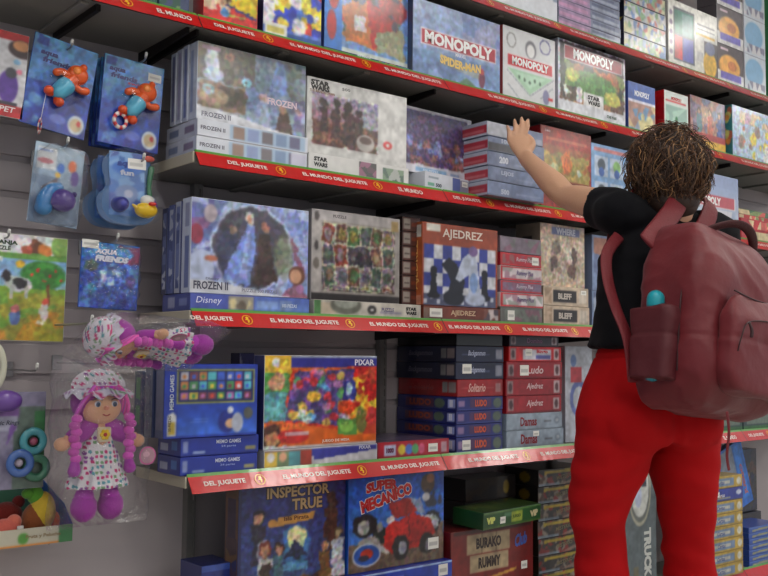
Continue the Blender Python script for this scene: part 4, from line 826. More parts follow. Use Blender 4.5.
carton('board_game_box','thin white and blue box lying under the brightly coloured board game','board game',PX_[1],.052,.25,(PX_[0],2.244,z),(.8,.8,.82),{'F':Cv(PX_[1],.052,(.82,.82,.84)).poly([(.40,.95),(1,.95),(1,.7),(.42,.3)],(.22,.25,.60)).rect(.40,.55,.8,.95,(.22,.25,.60)).rect(0,0,.40,.95,(.5,.35,.3)).rect(.0,.05,.1,.9,(.92,.78,.3)).rect(.1,.05,.2,.9,(.45,.55,.4)).rect(.2,.05,.3,.9,(.35,.62,.66)).rect(.3,.05,.4,.9,(.65,.25,.2)).ell(.05,.6,.03,.25,(.9,.9,.9)).ell(.15,.6,.03,.25,SK).soft()},
       [('F','PIXAR',.88,.83,.045,.010,(.8,.82,.9),{'bold':.03})])
z0=z+.053; h_=P(264,355,2.25)[1]-z0
carton('board_game_box','brightly coloured board game box with blue top band and orange base, fifth shelf','board game',PX_[1],h_,.055,(PX_[0],2.25,z0),(.8,.8,.82),{'F':bright(PX_[1],h_),'L':Cv(.055,h_,(.25,.27,.5))},
       [('F','PIXAR',.88,.925,.075,.018,(.88,.88,.92),{'bold':.03}),('F','JUEGO DE MESA',.62,.055,.10,.010,(.95,.9,.85))],tray=('y',(.5,.5,.6)))
# red lying box with its grid-printed top
RB=fit(378,449,446,2.25,'D')
def tri_top(w,d): 
    c=Cv(w,d,(.28,.24,.36)); 
    for i in range(7): c.rect(0,i/7,1,i/7+.02,(.5,.45,.55)); c.rect(i/7,0,i/7+.02,1,(.5,.45,.55))
    return c.soft()
h_=P(378,443,2.25)[1]-ZS['D']
carton('board_game_box','low red question game box with coloured letters and sticker, flat on the fifth shelf','board game',RB[1],h_,.26,(RB[0],2.25,ZS['D']+.0008),(.62,.12,.18),{'F':Cv(RB[1],h_,(.68,.13,.20)).rect(.08,.18,.24,.85,(.75,.78,.9)).ell(.32,.5,.05,.3,(.9,.8,.25)).ell(.42,.5,.05,.3,(.3,.45,.8)).ell(.51,.5,.045,.3,(.35,.65,.4)).ell(.6,.5,.04,.3,(.8,.35,.5)).rect(.88,.2,.97,.8,(.75,.6,.65)).soft(),'T':tri_top(RB[1],.26)},
       [('F','1000',.16,.5,.03,.016,(.4,.15,.3),{'bold':.06})],stick=[('F',.76,.5,.04,.026)],tray=('z',(.4,.1,.15)))
# navy, red and blue lying stack with long visible left sides
LX=fit(457,503,454,2.25,'D'); z=ZS['D']+.0008
yt=[437.5,424.5,411,397,379.5,362,345.5,333]
kinds=['blue','blue','blue','blue','red','navy','navy','black']
cc={'blue':(.13,.16,.46),'red':(.62,.10,.12),'navy':(.10,.12,.24),'black':(.05,.05,.06)}
zz=[ZS['D']+.0008]+[P(457,y,2.25)[1] for y in yt]
for i,k in enumerate(kinds):
    hh=zz[i+1]-zz[i]; c1=cc[k]
    w_=LX[1]+{'blue':0,'red':-.004,'navy':.008,'black':0}[k]
    Fv=Cv(w_,hh,c1); 
    if k=='blue': Fv.rect(.02,.25,.16,.75,(.55,.45,.62)).ell(.88,.5,.09,.38,(.36,.42,.36)).rect(.28,.18,.74,.88,(.30,.18,.36)).rect(.0,.0,1,.07,(.3,.35,.6))
    elif k=='navy': Fv.rect(.83,.15,.97,.85,(.55,.56,.62)).rect(.1,.42,.7,.5,(.45,.5,.65),.6)
    elif k=='red': Fv.rect(.84,.2,.96,.8,(.70,.5,.5)).rect(.08,.44,.8,.5,(.8,.45,.4),.6)
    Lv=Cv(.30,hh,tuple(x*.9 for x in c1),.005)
    if k=='blue': Lv.rect(.86,.2,.97,.85,(.6,.64,.85)).ell(.72,.5,.08,.36,(.34,.40,.34)).rect(.15,.2,.62,.85,(.34,.20,.30))
    elif k!='black': Lv.rect(.86,.2,.97,.85,(.55,.5,.5)).rect(.76,.2,.84,.85,(.5,.5,.5)).rect(.2,.42,.6,.5,(.45,.4,.45),.5)
    tx=[]
    if k=='blue': tx=[('F','LUDO',.51,.52,.055,hh*.5,(.85,.36,.20),{'bold':.05}),('L','II',.91,.52,.015,hh*.5,(.9,.9,.95),{'bold':.06}),('L','LUDO',.4,.52,.11,hh*.5,(.6,.26,.18),{'bold':.05})]
    elif k=='navy': tx=[('F','Backgammon',.42,.52,.08,hh*.42,(.72,.75,.85),{'slant':.2}),('L','Backgammon',.42,.52,.12,hh*.42,(.36,.36,.42),{'slant':.2})]
    elif k=='red': tx=[('F','Solitario',.42,.52,.08,hh*.5,(.90,.72,.68),{'slant':.2}),('L','Solitario',.42,.52,.12,hh*.42,(.60,.2,.18),{'slant':.2})]
    st=[('F',.2,.5,.038,hh*.62)] if i==0 else ([('F',.22,.62,.042,hh*.55)] if i==5 else ())
    lab={0:'blue box with orange letters and sticker, bottom of the long-sided stack',1:'blue box with orange letters, second from the bottom of the long-sided stack',2:'blue box with orange letters, third from the bottom of the long-sided stack',3:'blue box with orange letters, topmost blue one of the long-sided stack',4:'red box between the blue and navy boxes of the long-sided stack',5:'navy box with white sticker directly on the red box',6:'navy box without sticker, above the stickered navy box',7:'black box topping the long-sided stack, in shadow under the shelf'}[i]
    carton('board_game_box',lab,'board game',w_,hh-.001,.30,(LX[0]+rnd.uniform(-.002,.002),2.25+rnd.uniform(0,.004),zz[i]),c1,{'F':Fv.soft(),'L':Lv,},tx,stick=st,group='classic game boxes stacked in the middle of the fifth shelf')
# red and grey stack
DX=fit(507,562,452,2.25,'D'); yt=[431,414,396,379,361.5,346,334]
zz=[ZS['D']+.0008]+[P(507,y,2.25)[1] for y in yt]
kinds=[('grey','Damas'),('grey','Damas'),('red','Ajedrez'),('red','Ajedrez'),('red','Ludo'),('scarlet','Bingo'),('plum','Domino')]
cc={'grey':(.58,.64,.70),'red':(.60,.10,.14),'scarlet':(.80,.10,.12),'plum':(.20,.15,.20)}
for i,(k,tx) in enumerate(kinds):
    hh=zz[i+1]-zz[i]; c1=cc[k]; w_=DX[1]+[.01,.004,0,.006,.004,-.012,-.03][i]
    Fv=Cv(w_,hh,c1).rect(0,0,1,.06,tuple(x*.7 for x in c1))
    if k=='grey': Fv.ell(.90,.5,.045,.2,(.45,.5,.55)).ell(.90,.5,.03,.12,(.62,.66,.7)).rect(.66,.4,.8,.52,(.4,.42,.45))
    else: Fv.rect(.85,.12,.96,.88,(.75,.68,.68)).ell(.905,.5,.03,.25,(.35,.2,.22)).rect(.02,.12,.12,.88,(.6,.5,.5)).ell(.07,.5,.03,.25,(.3,.2,.22))
    if k=='scarlet': Fv.rect(.25,.1,.8,.85,(.82,.82,.86)).rect(.5,.15,.78,.45,(.35,.35,.65))
    lett=[('F',tx,.38,.5,.085,hh*.55,(.55,.14,.18),{'bold':.03})] if k=='grey' else ([('F',tx,.5,.52,.085,hh*.45,(.86,.74,.74),{'slant':.2})] if k=='red' else ([('F',tx,.62,.65,.06,hh*.3,(.8,.15,.2),{'bold':.04})] if k=='scarlet' else [('F',tx,.5,.5,.08,hh*.4,(.5,.3,.45))]))
    st={1:[],0:[('F',.5,.78,.03,hh*.28)],4:[('F',.30,.5,.045,hh*.6)],5:[('F',.36,.62,.035,hh*.45)]}.get(i,[])
    lab=['pale grey draughts box with dark red letters and sticker, bottom of its stack','pale grey draughts box with dark red letters, under the red boxes','crimson box directly on the grey draughts boxes','crimson box, middle one of three crimson boxes over the grey ones','crimson box with white sticker near its left end','scarlet and white box above the crimson boxes','dark plum box topping the stack beside the navy boxes'][i]
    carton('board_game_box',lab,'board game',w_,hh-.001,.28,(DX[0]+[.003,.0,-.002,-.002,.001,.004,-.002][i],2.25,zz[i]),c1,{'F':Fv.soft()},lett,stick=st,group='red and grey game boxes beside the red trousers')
def wh(w,h): return Cv(w,h,(.72,.74,.78)).ring(.5,.45,.28,.16,.2,(.4,.45,.7)).rect(.2,.62,.6,.78,(.75,.25,.28)).rect(.45,.1,.75,.25,(.72,.3,.35)).ell(.3,.85,.1,.06,(.4,.5,.7)).soft()
cx,w,_,h_=fit(565,592,346,2.30,'D')
carton('board_game_box','white game box with blue ring and red marks, beside the crimson stack','board game',w,h_,.1,(cx,2.30,ZS['D']+.0008),(.72,.74,.78),{'F':wh(w,h_)})
# right end of shelf D
for i,(a,b,t,c1,nm_) in enumerate([(716,742,398,(.16,.26,.24),'dark green'),(743,775,397,(.15,.22,.22),'dark teal'),(778,800,380,(.3,.3,.35),'slate')]):
    std('D',a,b,t,.2,'board_game_box',f"{nm_} game box on the fifth shelf right of the backpack bottom",'board game',c1,lambda w,h,c1=c1: Cv(w,h,c1).rect(.1,.15,.9,.5,(.4,.45,.4)).ell(.3,.6,.12,.12,(.8,.8,.8)).ell(.62,.62,.12,.12,(.75,.78,.78)).rect(0,0,1,.12,(.2,.4,.2)).soft(),L=plainc(c1))

# ================================================= bottom shelf
def under(cx,w,ztop,label,base,d=.2,y=2.26,n=1):
    z=ZS['E']+.0008; hh=(ztop-z)/n
    for i in range(n):
        carton('toy_carton',label if n==1 else f"{label}, {SP[i]}",'toy box',w,hh-.001,d,(cx,y,z),base,{'F':Cv(w,hh,base,.006).speck()}); z+=hh
def sea(w,h):
    c=Cv(w,h,(.14,.20,.50)); c.grad((.20,.30,.50),(.12,.14,.42)); c.mottle(0,0,1,.25,[(.30,.20,.14),(.42,.30,.15),(.22,.15,.14)],26,4); c.ell(.52,.50,.13,.16,(.20,.42,.68),1,.1); c.ell(.53,.55,.09,.10,(.86,.84,.62),1,.1); c.poly([(.42,.40),(.50,.54),(.56,.50),(.64,.40)],(.08,.13,.28)); c.rect(.41,.30,.64,.36,(.35,.6,.8))
    c.person(.18,.38,.42,(.70,.52,.42),(.10,.08,.12),(.14,.13,.22)); c.ell(.22,.48,.06,.08,(.55,.58,.66)); c.person(.24,.08,.46,(.72,.52,.40),(.45,.15,.12),(.80,.80,.78),(.22,.16,.12)); c.poly([(.18,.15),(.30,.15),(.30,.38),(.20,.38)],(.20,.15,.12)); c.person(.36,.16,.36,(.72,.52,.42),(.22,.12,.08),(.25,.4,.45)); c.person(.86,.42,.46,(.30,.20,.16),(.25,.13,.08),(.28,.15,.10)); c.person(.80,.12,.40,(.72,.5,.36),(.2,.25,.45),(.45,.32,.18)); c.person(.93,.2,.4,(.62,.5,.4),(.3,.25,.2),(.72,.74,.76)); c.ell(.5,.1,.16,.09,(.50,.34,.14)); c.blobs(.3,.03,.75,.14,[(.62,.45,.2),(.4,.15,.15),(.35,.25,.15)],16,.05,6)
    c.warp(.014,3,.009,.18); c.poly([(.33,.66),(.68,.69),(.70,.75),(.35,.73)],(.78,.55,.22)); c.ell(.3,.69,.04,.03,(.72,.5,.2)); c.rect(0,0,.02,1,(.1,.12,.3)); return c.soft()
IX=fit(239,346,487,2.27,'D'); zt=P(239,487,2.27)[1]; hI=.355
carton('board_game_box','dark blue adventure game box with pirate figures and moonlit island','board game',IX[1],hI,.07,(IX[0],2.27,zt-hI),(.10,.13,.35),{'F':sea(IX[1],hI),'L':Cv(.07,hI,(.42,.30,.22)).rect(.2,.1,.8,.9,(.25,.2,.3)).mottle(.1,.1,.9,.6,[(.3,.22,.25),(.5,.38,.25),(.2,.2,.35)],14,3)},
       [('F','INSPECTOR',.54,.925,.215,.030,(.72,.60,.42),{'bold':.03,'edge':(.15,.10,.10)}),('F','TRUE',.62,.82,.105,.032,(.72,.60,.42),{'bold':.03,'edge':(.15,.10,.10)}),('F','Isla Pirata',.52,.715,.085,.012,(.35,.18,.08)),('F','10-99',.88,.03,.03,.008,(.85,.85,.8))],rot=(0,0,0),tray=('y',(.2,.2,.35)))
under(IX[0],IX[1],zt-hI,'plain navy carton under the pirate adventure game box',(.12,.14,.3))
cx,w,_,_=fit(211,236,566,2.30,'D'); zb=P(211,566,2.30)[1]
carton('toy_carton','small deep blue box left of the pirate adventure game, low in the picture','toy box',.10,.16,.12,(cx-.012,2.31,zb-.16),(.08,.14,.42),{'F':Cv(.10,.16,(.10,.16,.45)).rect(0,.9,.9,1,(.2,.3,.6))})
under(cx-.014,.09,zb-.16,'plain blue carton under the small deep blue box',(.1,.15,.35),.12,2.31)
def carart(w,h):
    c=Cv(w,h,(.13,.36,.74)); c.grad((.30,.50,.82),(.10,.32,.72)); c.rect(0,0,1,.28,(.42,.34,.28)); c.poly([(0,.28),(1,.42),(1,.2),(0,.2)],(.45,.38,.32))
    c.ell(.86,.42,.10,.12,(.12,.12,.14)); c.ell(.88,.42,.055,.08,(.55,.58,.62)); c.poly([(.40,.70),(.62,.72),(.70,.56),(.46,.52)],(.60,.12,.10)); c.poly([(.62,.72),(.74,.70),(.80,.54),(.70,.56)],(.55,.62,.72)); c.poly([(.72,.56),(.90,.46),(.98,.34),(.80,.44)],(.78,.80,.82))
    c.poly([(.36,.30),(.50,.50),(.66,.56),(.84,.46),(.90,.30),(.80,.18),(.50,.16)],(.72,.10,.08)); c.ell(.48,.32,.13,.16,(.75,.11,.08)); c.poly([(.62,.52),(.80,.46),(.82,.24),(.62,.22)],(.62,.08,.07)); c.rect(.615,.2,.625,.52,(.3,.05,.05))
    c.poly([(.25,.50),(.37,.44),(.36,.26),(.24,.34)],(.12,.16,.16)); c.poly([(.22,.36),(.42,.18),(.40,.14),(.18,.30)],(.72,.72,.72)); c.ell(.16,.48,.11,.12,(.12,.12,.13)); c.ell(.15,.46,.06,.07,(.62,.62,.62)); c.ell(.53,.20,.08,.13,(.12,.12,.13)); c.ell(.55,.19,.04,.08,(.55,.56,.6)); c.ell(.81,.20,.07,.11,(.12,.12,.13)); c.ell(.83,.19,.035,.07,(.5,.5,.55)); c.ell(.43,.50,.04,.04,(.85,.85,.85)); c.ell(.2,.3,.1,.05,(.6,.58,.55)); c.ell(.31,.44,.03,.05,(.5,.5,.5))
    c.warp(.010,3,.010,.13); c.ell(.18,.17,.14,.12,(.80,.82,.86),1,.05); c.ell(.18,.17,.125,.105,(.16,.34,.68),1,.05); c.ell(.18,.18,.06,.05,(.72,.22,.15)); c.ell(.15,.14,.05,.03,(.2,.2,.25)); c.ell(.82,.86,.07,.10,(.35,.28,.22)); c.ell(.85,.92,.04,.05,(.62,.42,.3)); c.blobs(.8,.62,.98,.75,[(.85,.85,.85),(.2,.2,.25)],10,.04,5); return c.soft()
VX=fit(349,444,478,2.26,'D'); zt=P(349,478,2.26)[1]; zbm=P(349,575,2.26)[1]
carton('board_game_box','bright blue building game box picturing a red toy car with open bonnet','board game',VX[1],zt-zbm,.07,(VX[0],2.26,zbm),(.12,.35,.72),{'F':carart(VX[1],zt-zbm),'L':Cv(.07,zt-zbm,(.1,.3,.65)),'R':Cv(.07,zt-zbm,(.1,.3,.65))},
       [('F','SUPER',.33,.885,.125,.030,(.78,.16,.16),{'bold':.06,'edge':(.88,.86,.86),'rot':.05,'arch':.006}),('F','MECANICO',.38,.755,.205,.038,(.78,.16,.16),{'bold':.06,'edge':(.88,.86,.86),'rot':.22})],stick=[('F',.88,.19,.045,.036)],tray=('y',(.2,.4,.7)))
VB=fit(346,450,566,2.235,'D'); hv=zbm-.001-P(346,600,2.235)[1]
carton('board_game_box','royal blue box with sticker lying under the red toy car game','board game',VX[1]+.02,.055,.2,(VX[0]+.004,2.235,zbm-.056),(.10,.2,.62),{'F':Cv(VX[1]+.02,.055,(.12,.24,.66)).rect(0,.9,1,1,(.6,.7,.85)).rect(.03,.3,.5,.6,(.3,.4,.75))},stick=[('F',.9,.52,.04,.035)])
under(VX[0],VX[1],zbm-.057,'plain cobalt carton under the red toy car game',(.12,.2,.5))
def burako(w,h):
    c=Cv(w,h,(.46,.09,.08)); c.rect(.02,.93,.98,1,(.28,.07,.07)); c.rect(.18,.60,.70,.92,(.70,.62,.48)); c.rect(.22,.30,.68,.58,(.70,.62,.48)); 
    for i in range(1,6): c.rect(.18+.087*i,.60,.185+.087*i,.92,(.4,.33,.25)); 
    for i in range(1,5): c.rect(.22+.092*i,.30,.225+.092*i,.58,(.4,.33,.25))
    c.poly([(.30,.10),(.78,.22),(.78,.27),(.30,.15)],(.80,.60,.22)); return c.soft()
BXk=fit(451,533,533,2.24,'D'); zt=P(451,533,2.24)[1]
carton('board_game_box','dark red tile game box with cream letter tiles and blue script word','board game',BXk[1],.20,.19,(BXk[0],2.24,zt-.20),(.42,.08,.08),{'F':burako(BXk[1],.20),'L':Cv(.19,.20,(.40,.08,.08),.006),'T':Cv(BXk[1],.19,(.4,.1,.1),.006)},
       [('F','BURAKO',.44,.76,.118,.036,(.22,.16,.14),{'bold':.05}),('F','RUMMY',.45,.44,.105,.036,(.22,.16,.14),{'bold':.05}),('F','Club',.84,.72,.062,.042,(.25,.38,.72),{'bold':.04,'rot':.15,'slant':.25})],stick=[('F',.88,.28,.03,.026)])
under(BXk[0],BXk[1],zt-.20,'plain maroon carton under the dark red tile game',(.35,.1,.1),.19,2.24)
GXk=fit(449,556,506,2.215,'D')
def greenf(w,h): return Cv(w,h,(.12,.32,.14)).rect(0,0,1,.12,(.30,.42,.15)).rect(.35,.55,.6,.85,(.3,.5,.35)).rect(.47,.15,.66,.8,(.62,.68,.25)).rect(0,.92,1,1,(.35,.5,.25)).soft()
gw=.315; gz=zt+.0015
carton('board_game_box','flat green game box with yellow letters lying askew on the dark red tile game','board game',gw,.055,.13,(BXk[0]+.050,2.200,gz+.004),(.12,.32,.14),{'F':greenf(gw,.055),'L':Cv(.13,.055,(.10,.26,.12),.006),'T':Cv(gw,.13,(.16,.26,.10),.006).mottle(.1,.1,.9,.9,[(.2,.3,.12),(.3,.36,.15),(.15,.25,.1)],14,3)},
       [('F','VIP',.12,.5,.045,.022,(.85,.88,.45),{'bold':.08}),('F','VIP',.87,.5,.045,.022,(.85,.80,.62),{'bold':.08,'rot':.06}),('F','JUEGO',.56,.5,.045,.014,(.2,.35,.12),{'bold':.04})],stick=[('F',.32,.42,.028,.022)],rot=(.05,0,.10))
# dim boxes at the back of the bottom level
for i in range(3):
    cx,w,_,_=fit(470,560,476+9*i,2.42,'D'); zt_=P(470,476+9*i,2.42)[1]
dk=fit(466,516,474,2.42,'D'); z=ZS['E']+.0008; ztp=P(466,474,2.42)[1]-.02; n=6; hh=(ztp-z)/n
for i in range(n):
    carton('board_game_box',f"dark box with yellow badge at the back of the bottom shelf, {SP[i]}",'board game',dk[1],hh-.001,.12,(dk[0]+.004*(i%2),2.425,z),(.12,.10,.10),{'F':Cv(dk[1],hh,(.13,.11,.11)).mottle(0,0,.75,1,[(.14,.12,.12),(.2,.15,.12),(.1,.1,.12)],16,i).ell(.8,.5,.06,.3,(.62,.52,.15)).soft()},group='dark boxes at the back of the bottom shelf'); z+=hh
def busydark(i): return lambda w,h: Cv(w,h,(.20,.17,.17)).mottle(0,0,1,1,[(.22,.2,.2),(.40,.30,.26),(.12,.12,.14),(.62,.58,.52),(.60,.16,.16),(.15,.13,.15)],60,30+i).poly([(.1,.70),(.8,.78),(.8,.97),(.1,.90)],(.80,.70,.18)).poly([(.45,.05),(.95,.62),(1,.5),(.6,0)],(.66,.52,.46)).rect(.0,.0,.4,.15,(.6,.7,.78),.8).soft()
EX=fit(538,585,470,2.345,'D'); zt=P(538,470,2.345)[1]; z=ZS['E']+.0008; n=8; hh=(zt-z)/n
for i in range(n):
    carton('board_game_box',f"dark striped game box, {SP[i]} in the stack beside the left trouser leg",'board game',EX[1]+.02,hh-.001,.17,(EX[0]+.01+rnd.uniform(-.004,.004),2.345,z),(.18,.15,.15),{'F':busydark(i)(EX[1]+.02,hh),'L':Cv(.17,hh,(.12,.11,.11),.006).ell(.6,.5,.15,.3,(.5,.42,.12))},[('F','MISTERIO',.5,.5,.09,.014,(.6,.55,.4),{'rot':.1})],group='striped dark games beside the left trouser leg'); z+=hh

# between the legs: grey box with an oval emblem and upright letters
cx=P(640,520,2.0)[0]
def oval(w,h):
    c=Cv(w,h,(.36,.41,.43)); c.ell(.5,.70,.34,.235,(.70,.70,.62),1,.03); c.ell(.5,.70,.30,.21,(.42,.45,.44),1,.03); c.ell(.5,.715,.27,.19,(.84,.86,.84),1,.04); c.ell(.45,.66,.1,.07,(.72,.76,.86)); c.rect(.55,.72,.70,.78,(.3,.32,.36)); c.rect(.3,.1,.45,.2,(.45,.4,.25),.6); return c.soft()
carton('display_box','grey display box with white oval emblem, seen between the red trouser legs','display box',.19,.52,.10,(cx,2.0,.215),(.25,.28,.30),{'F':oval(.19,.52)},[('F','TRUCK',.72,.28,.17,.042,(.80,.82,.80),{'rot':-math.pi/2,'bold':.06}),('F','OK',.6,.755,.04,.02,(.2,.22,.3))],material=PRINT)
carton('display_plinth','dark grey plinth under the oval emblem display box','plinth',.24,.215-.001,.18,(cx,1.97,.0005),(.2,.2,.2),material=MATTE)
# right of the legs: yellow and blue stacks, leaning blue box
YX=fit(700,743,478,2.20,'D'); z=ZS['E']+.0008; zt=P(712,478,2.20)[1]
seq=['y','y','y','y','b','y']; nn=len(seq); pys=[576+20,556,535,515,493.5,478]
n=8; hh=(zt-z)/n
for i in range(n):
    kk='b' if i==6 else 'y'; c1=(.72,.60,.24) if kk=='y' else (.16,.22,.58)
    Fv=Cv(YX[1],hh,c1); 
    if kk=='y': Fv.rect(.2,.2,.8,.8,(.42,.52,.66)).rect(.25,.35,.7,.6,(.75,.75,.7)).ell(.92,.5,.05,.3,(.8,.8,.75))
    else: Fv.rect(.2,.2,.5,.5,(.6,.4,.4)).ell(.9,.6,.06,.2,(.75,.78,.85)).rect(.25,.15,.7,.3,(.6,.6,.5))
    Fv.rect(0,0,1,.05,(.4,.35,.2))
    carton('card_game_box',['yellow','yellow','yellow','yellow','yellow','yellow','blue','yellow'][i]+f" small game box, {SP[i] if i<7 else 'topmost'} of the stack beside the right trouser leg",'board game',YX[1]+(.006 if i==6 else rnd.uniform(-.004,.002)),hh-.001,.03+.12,(YX[0]+rnd.uniform(-.004,.004),2.205,z),c1,{'F':Fv.soft()},[('F','Cartas',.48,.5,.06,.016,(.25,.35,.6) if kk=='y' else (.85,.85,.9),{'slant':.2})],stick=[('F',.4,.6,.028,.022)] if i>=6 else (),group='yellow small games beside the right trouser leg'); z+=hh
B2=fit(748,775,520,2.24,'D'); z=ZS['E']+.0008; zt=P(748,528,2.24)[1]; n=7; hh=(zt-z)/n
for i in range(n):
    carton('card_game_box',f"blue and yellow small game box, {SP[i]} of the stack at the bottom right corner",'board game',B2[1]+.03,hh-.001,.14,(B2[0]+.02+rnd.uniform(-.003,.003),2.24,z),(.15,.3,.65),{'F':Cv(B2[1]+.03,hh,(.16,.32,.68)).poly([(.1,.1),(.9,.4),(.9,.8),(.1,.5)],(.62,.62,.45)).rect(0,.85,1,1,(.3,.45,.75)).soft()},group='blue small games at the bottom right corner'); z+=hh
# leaning flat blue box and dark adventure box behind
def bluetilt(w,h):
    c=Cv(w,h,(.15,.42,.78)); c.poly([(.05,.35),(.6,.45),(.6,.98),(.05,.95)],(.52,.56,.62)); c.rect(.65,.1,.9,.95,(.2,.5,.85)); return c.soft()
x,zb=P(742,500,2.385)
carton('board_game_box','bright blue flat game box leaning back above the blue stack at the right','board game',.22,.30,.035,(x-.02,2.375,zt+.050),(.12,.35,.7),{'F':bluetilt(.22,.30),'T':Cv(.22,.035,(.5,.6,.8))},[('F','JUEGO',.80,.4,.15,.028,(.75,.45,.5),{'rot':math.pi/2,'bold':.05})],rot=(-.05,-.28,0))
x0,_=P(748,450,2.36)
def darkadv(w,h): return Cv(w,h,(.14,.17,.25)).mottle(0,0,1,1,[(.14,.17,.27),(.22,.2,.22),(.35,.25,.2),(.12,.25,.35)],30,9).person(.4,.2,.5,(.6,.42,.3),(.3,.15,.1),(.2,.25,.4)).person(.75,.15,.5,(.6,.45,.35),(.15,.1,.1),(.45,.2,.15)).warp().soft()
carton('board_game_box','dark adventure game box with small figures, upright at the far bottom right','board game',.30,.30,.06,(x0+.12,2.47,zt+.002),(.12,.14,.22),{'F':darkadv(.30,.30)})
under(x0+.12,.30,zt+.001,'plain dark carton under the far right adventure game',(.15,.15,.2),.10,2.45)

# ================================================= hanging toys on the left
def hook(px,py,Y,lab,L=None,tip=(.85,.85,.83)):
    """steel peg hook: tip seen at px,py in the plane y = Y, running straight back into the slatwall"""
    x,z=P(px,py,Y); L=YWALL-Y
    t=empty('peg_hook',(x,YWALL-.001,z-.012),lab,'hook')
    mb=MB(); mb.tube([(0,-.004,0),(0,-L*.5,0),(0,-L+.012,0),(0,-L,.012)],[.0026]*4,(.6,.6,.6),8,sub=3); mb.box((-.014,-.006,-.02),(.014,0,.02),(.5,.5,.5),.001)
    mb.build('wire',WIRE,t,smooth=False)
    m2=MB(); m2.tube([(0,-L+.002,.008),(0,-L-.001,.016)],[.0042,.0042],tip,8); m2.build('white_tip',PLASTIC,t,smooth=True)
    return t
def hang(name,label,cat,px,py,Y,w,h,roll,base,F,text=(),stick=(),d=.004,material=None,tilt=0,group=None):
    x,z=P(px,py,Y)
    return carton(name,label,cat,w,h,d,(x,Y,z),base,{'F':F},text,stick,rot=(tilt,roll,0),material=material or WRAP,group=group)
def aqua(w,h,seed=1):
    c=Cv(w,h,(.16,.36,.72),.0028); c.grad((.10,.18,.55),(.35,.60,.82)); c.mottle(0,0,1,.55,[(.12,.20,.60),(.18,.32,.72),(.22,.22,.60),(.12,.28,.68)],34,seed,.6); c.mottle(0,.5,1,.85,[(.30,.55,.80),(.22,.45,.75),(.40,.62,.85)],20,seed+1,.6)
    c.rect(.04,.90,.20,.985,(.15,.25,.60)); c.blobs(.3,.55,.9,.75,[(.55,.75,.9),(.4,.65,.88)],14,.03,seed+2,.5); c.warp(.008,seed,.010,.12); c.ell(.84,.13,.12,.10,(.80,.84,.88)); c.ell(.84,.13,.09,.07,(.78,.70,.55)); c.ell(.88,.15,.03,.03,(.75,.25,.25)); c.ell(.55,.14,.12,.05,(.45,.50,.80),.7); c.blobs(.0,.02,.25,.3,[(.45,.7,.85),(.3,.5,.8)],10,.035,seed+3,.5); return c.soft()
def swimmer(root,x,z,s,y=-.012):
    A_=math.radians(14); ca,sa=math.cos(A_),math.sin(A_)
    def rot_(m_):
        for k_ in range(len(m_.v)):
            v=m_.v[k_]; dx=v[:,0]-x; dz=v[:,2]-z; v[:,0]=x+dx*ca-dz*sa; v[:,2]=z+dx*sa+dz*ca
    OR=(.90,.36,.10)
    b=MB()                                      # plump orange swimmer lying diagonally
    b.ellipsoid((x+.022*s,y,z+.018*s),(.022*s,.014*s,.020*s),OR)
    b.ellipsoid((x+.018*s,y-.012*s,z+.024*s),(.008*s,.006*s,.008*s),(.95,.55,.25)); b.ellipsoid((x+.036*s,y-.002,z+.034*s),(.007*s,.006*s,.007*s),OR)
    b.tube([(x+.010*s,y,z+.008*s),(x-.004*s,y,z-.006*s),(x-.018*s,y,z-.018*s)],[.014*s,.017*s,.013*s],OR,14,sub=3)
    b.tube([(x+.006*s,y,z+.014*s),(x-.008*s,y-.004,z+.022*s),(x-.020*s,y-.004,z+.020*s)],[.007*s,.007*s,.008*s],OR,10,sub=3)
    b.tube([(x+.014*s,y,z-.002*s),(x+.024*s,y-.004,z-.012*s),(x+.036*s,y-.004,z-.013*s)],[.007*s,.007*s,.008*s],OR,10,sub=3)
    b.tube([(x-.020*s,y,z-.016*s),(x-.034*s,y,z-.020*s),(x-.038*s,y-.004,z-.017*s)],[.008*s,.008*s,.010*s],(.85,.30,.08),10,sub=3)
    b.tube([(x-.016*s,y,z-.022*s),(x-.022*s,y,z-.034*s),(x-.020*s,y-.004,z-.038*s)],[.008*s,.008*s,.010*s],(.85,.30,.08),10,sub=3)
    rot_(b); b.build('swimming_toy',PLASTIC,root,smooth=True)
    t=MB(); t.tube([(x-.003*s,y,z-.005*s),(x-.017*s,y,z-.017*s)],[.0185*s,.0165*s],(.35,.70,.82),16); rot_(t); t.build('swim_trunks',PLASTIC,root,smooth=True)
def lifebuoy(root,x,z,r,y,sq=1.):
    b=MB(); n=24;V=[];C=[];F=[]
    for i in range(n):
        a=2*math.pi*i/n
        for j in range(8):
            q=2*math.pi*j/8; rr=r+r*.30*math.cos(q); V.append((x+rr*math.cos(a)*sq,y+r*.30*math.sin(q)+rr*math.cos(a)*math.sqrt(max(0,1-sq*sq)),z+rr*math.sin(a))); C.append((.78,.15,.18) if (i//2)%2 else (.88,.86,.84))
            F.append((i*8+j,i*8+(j+1)%8,((i+1)%n)*8+(j+1)%8,((i+1)%n)*8+j))
    b.add(V,F,np.array(C)); b.build('lifebuoy_ring',PLASTIC,root,smooth=True)
def bubble(root,x,z,rx,rz,d,name='blister',y=0):
    b=MB(); b.ellipsoid((x,y-.001,z),(rx,d,rz),(.9,.9,.9),28,16,fn=lambda q: 1.0)
    b.build(name,BLISTER,root,smooth=True)
YC=2.36
SUP=lambda d: (abs(d.x)**5+abs(d.y)**5+abs(d.z)**5)**-.2*(1+.05*math.sin(d.x*9+d.z*14))
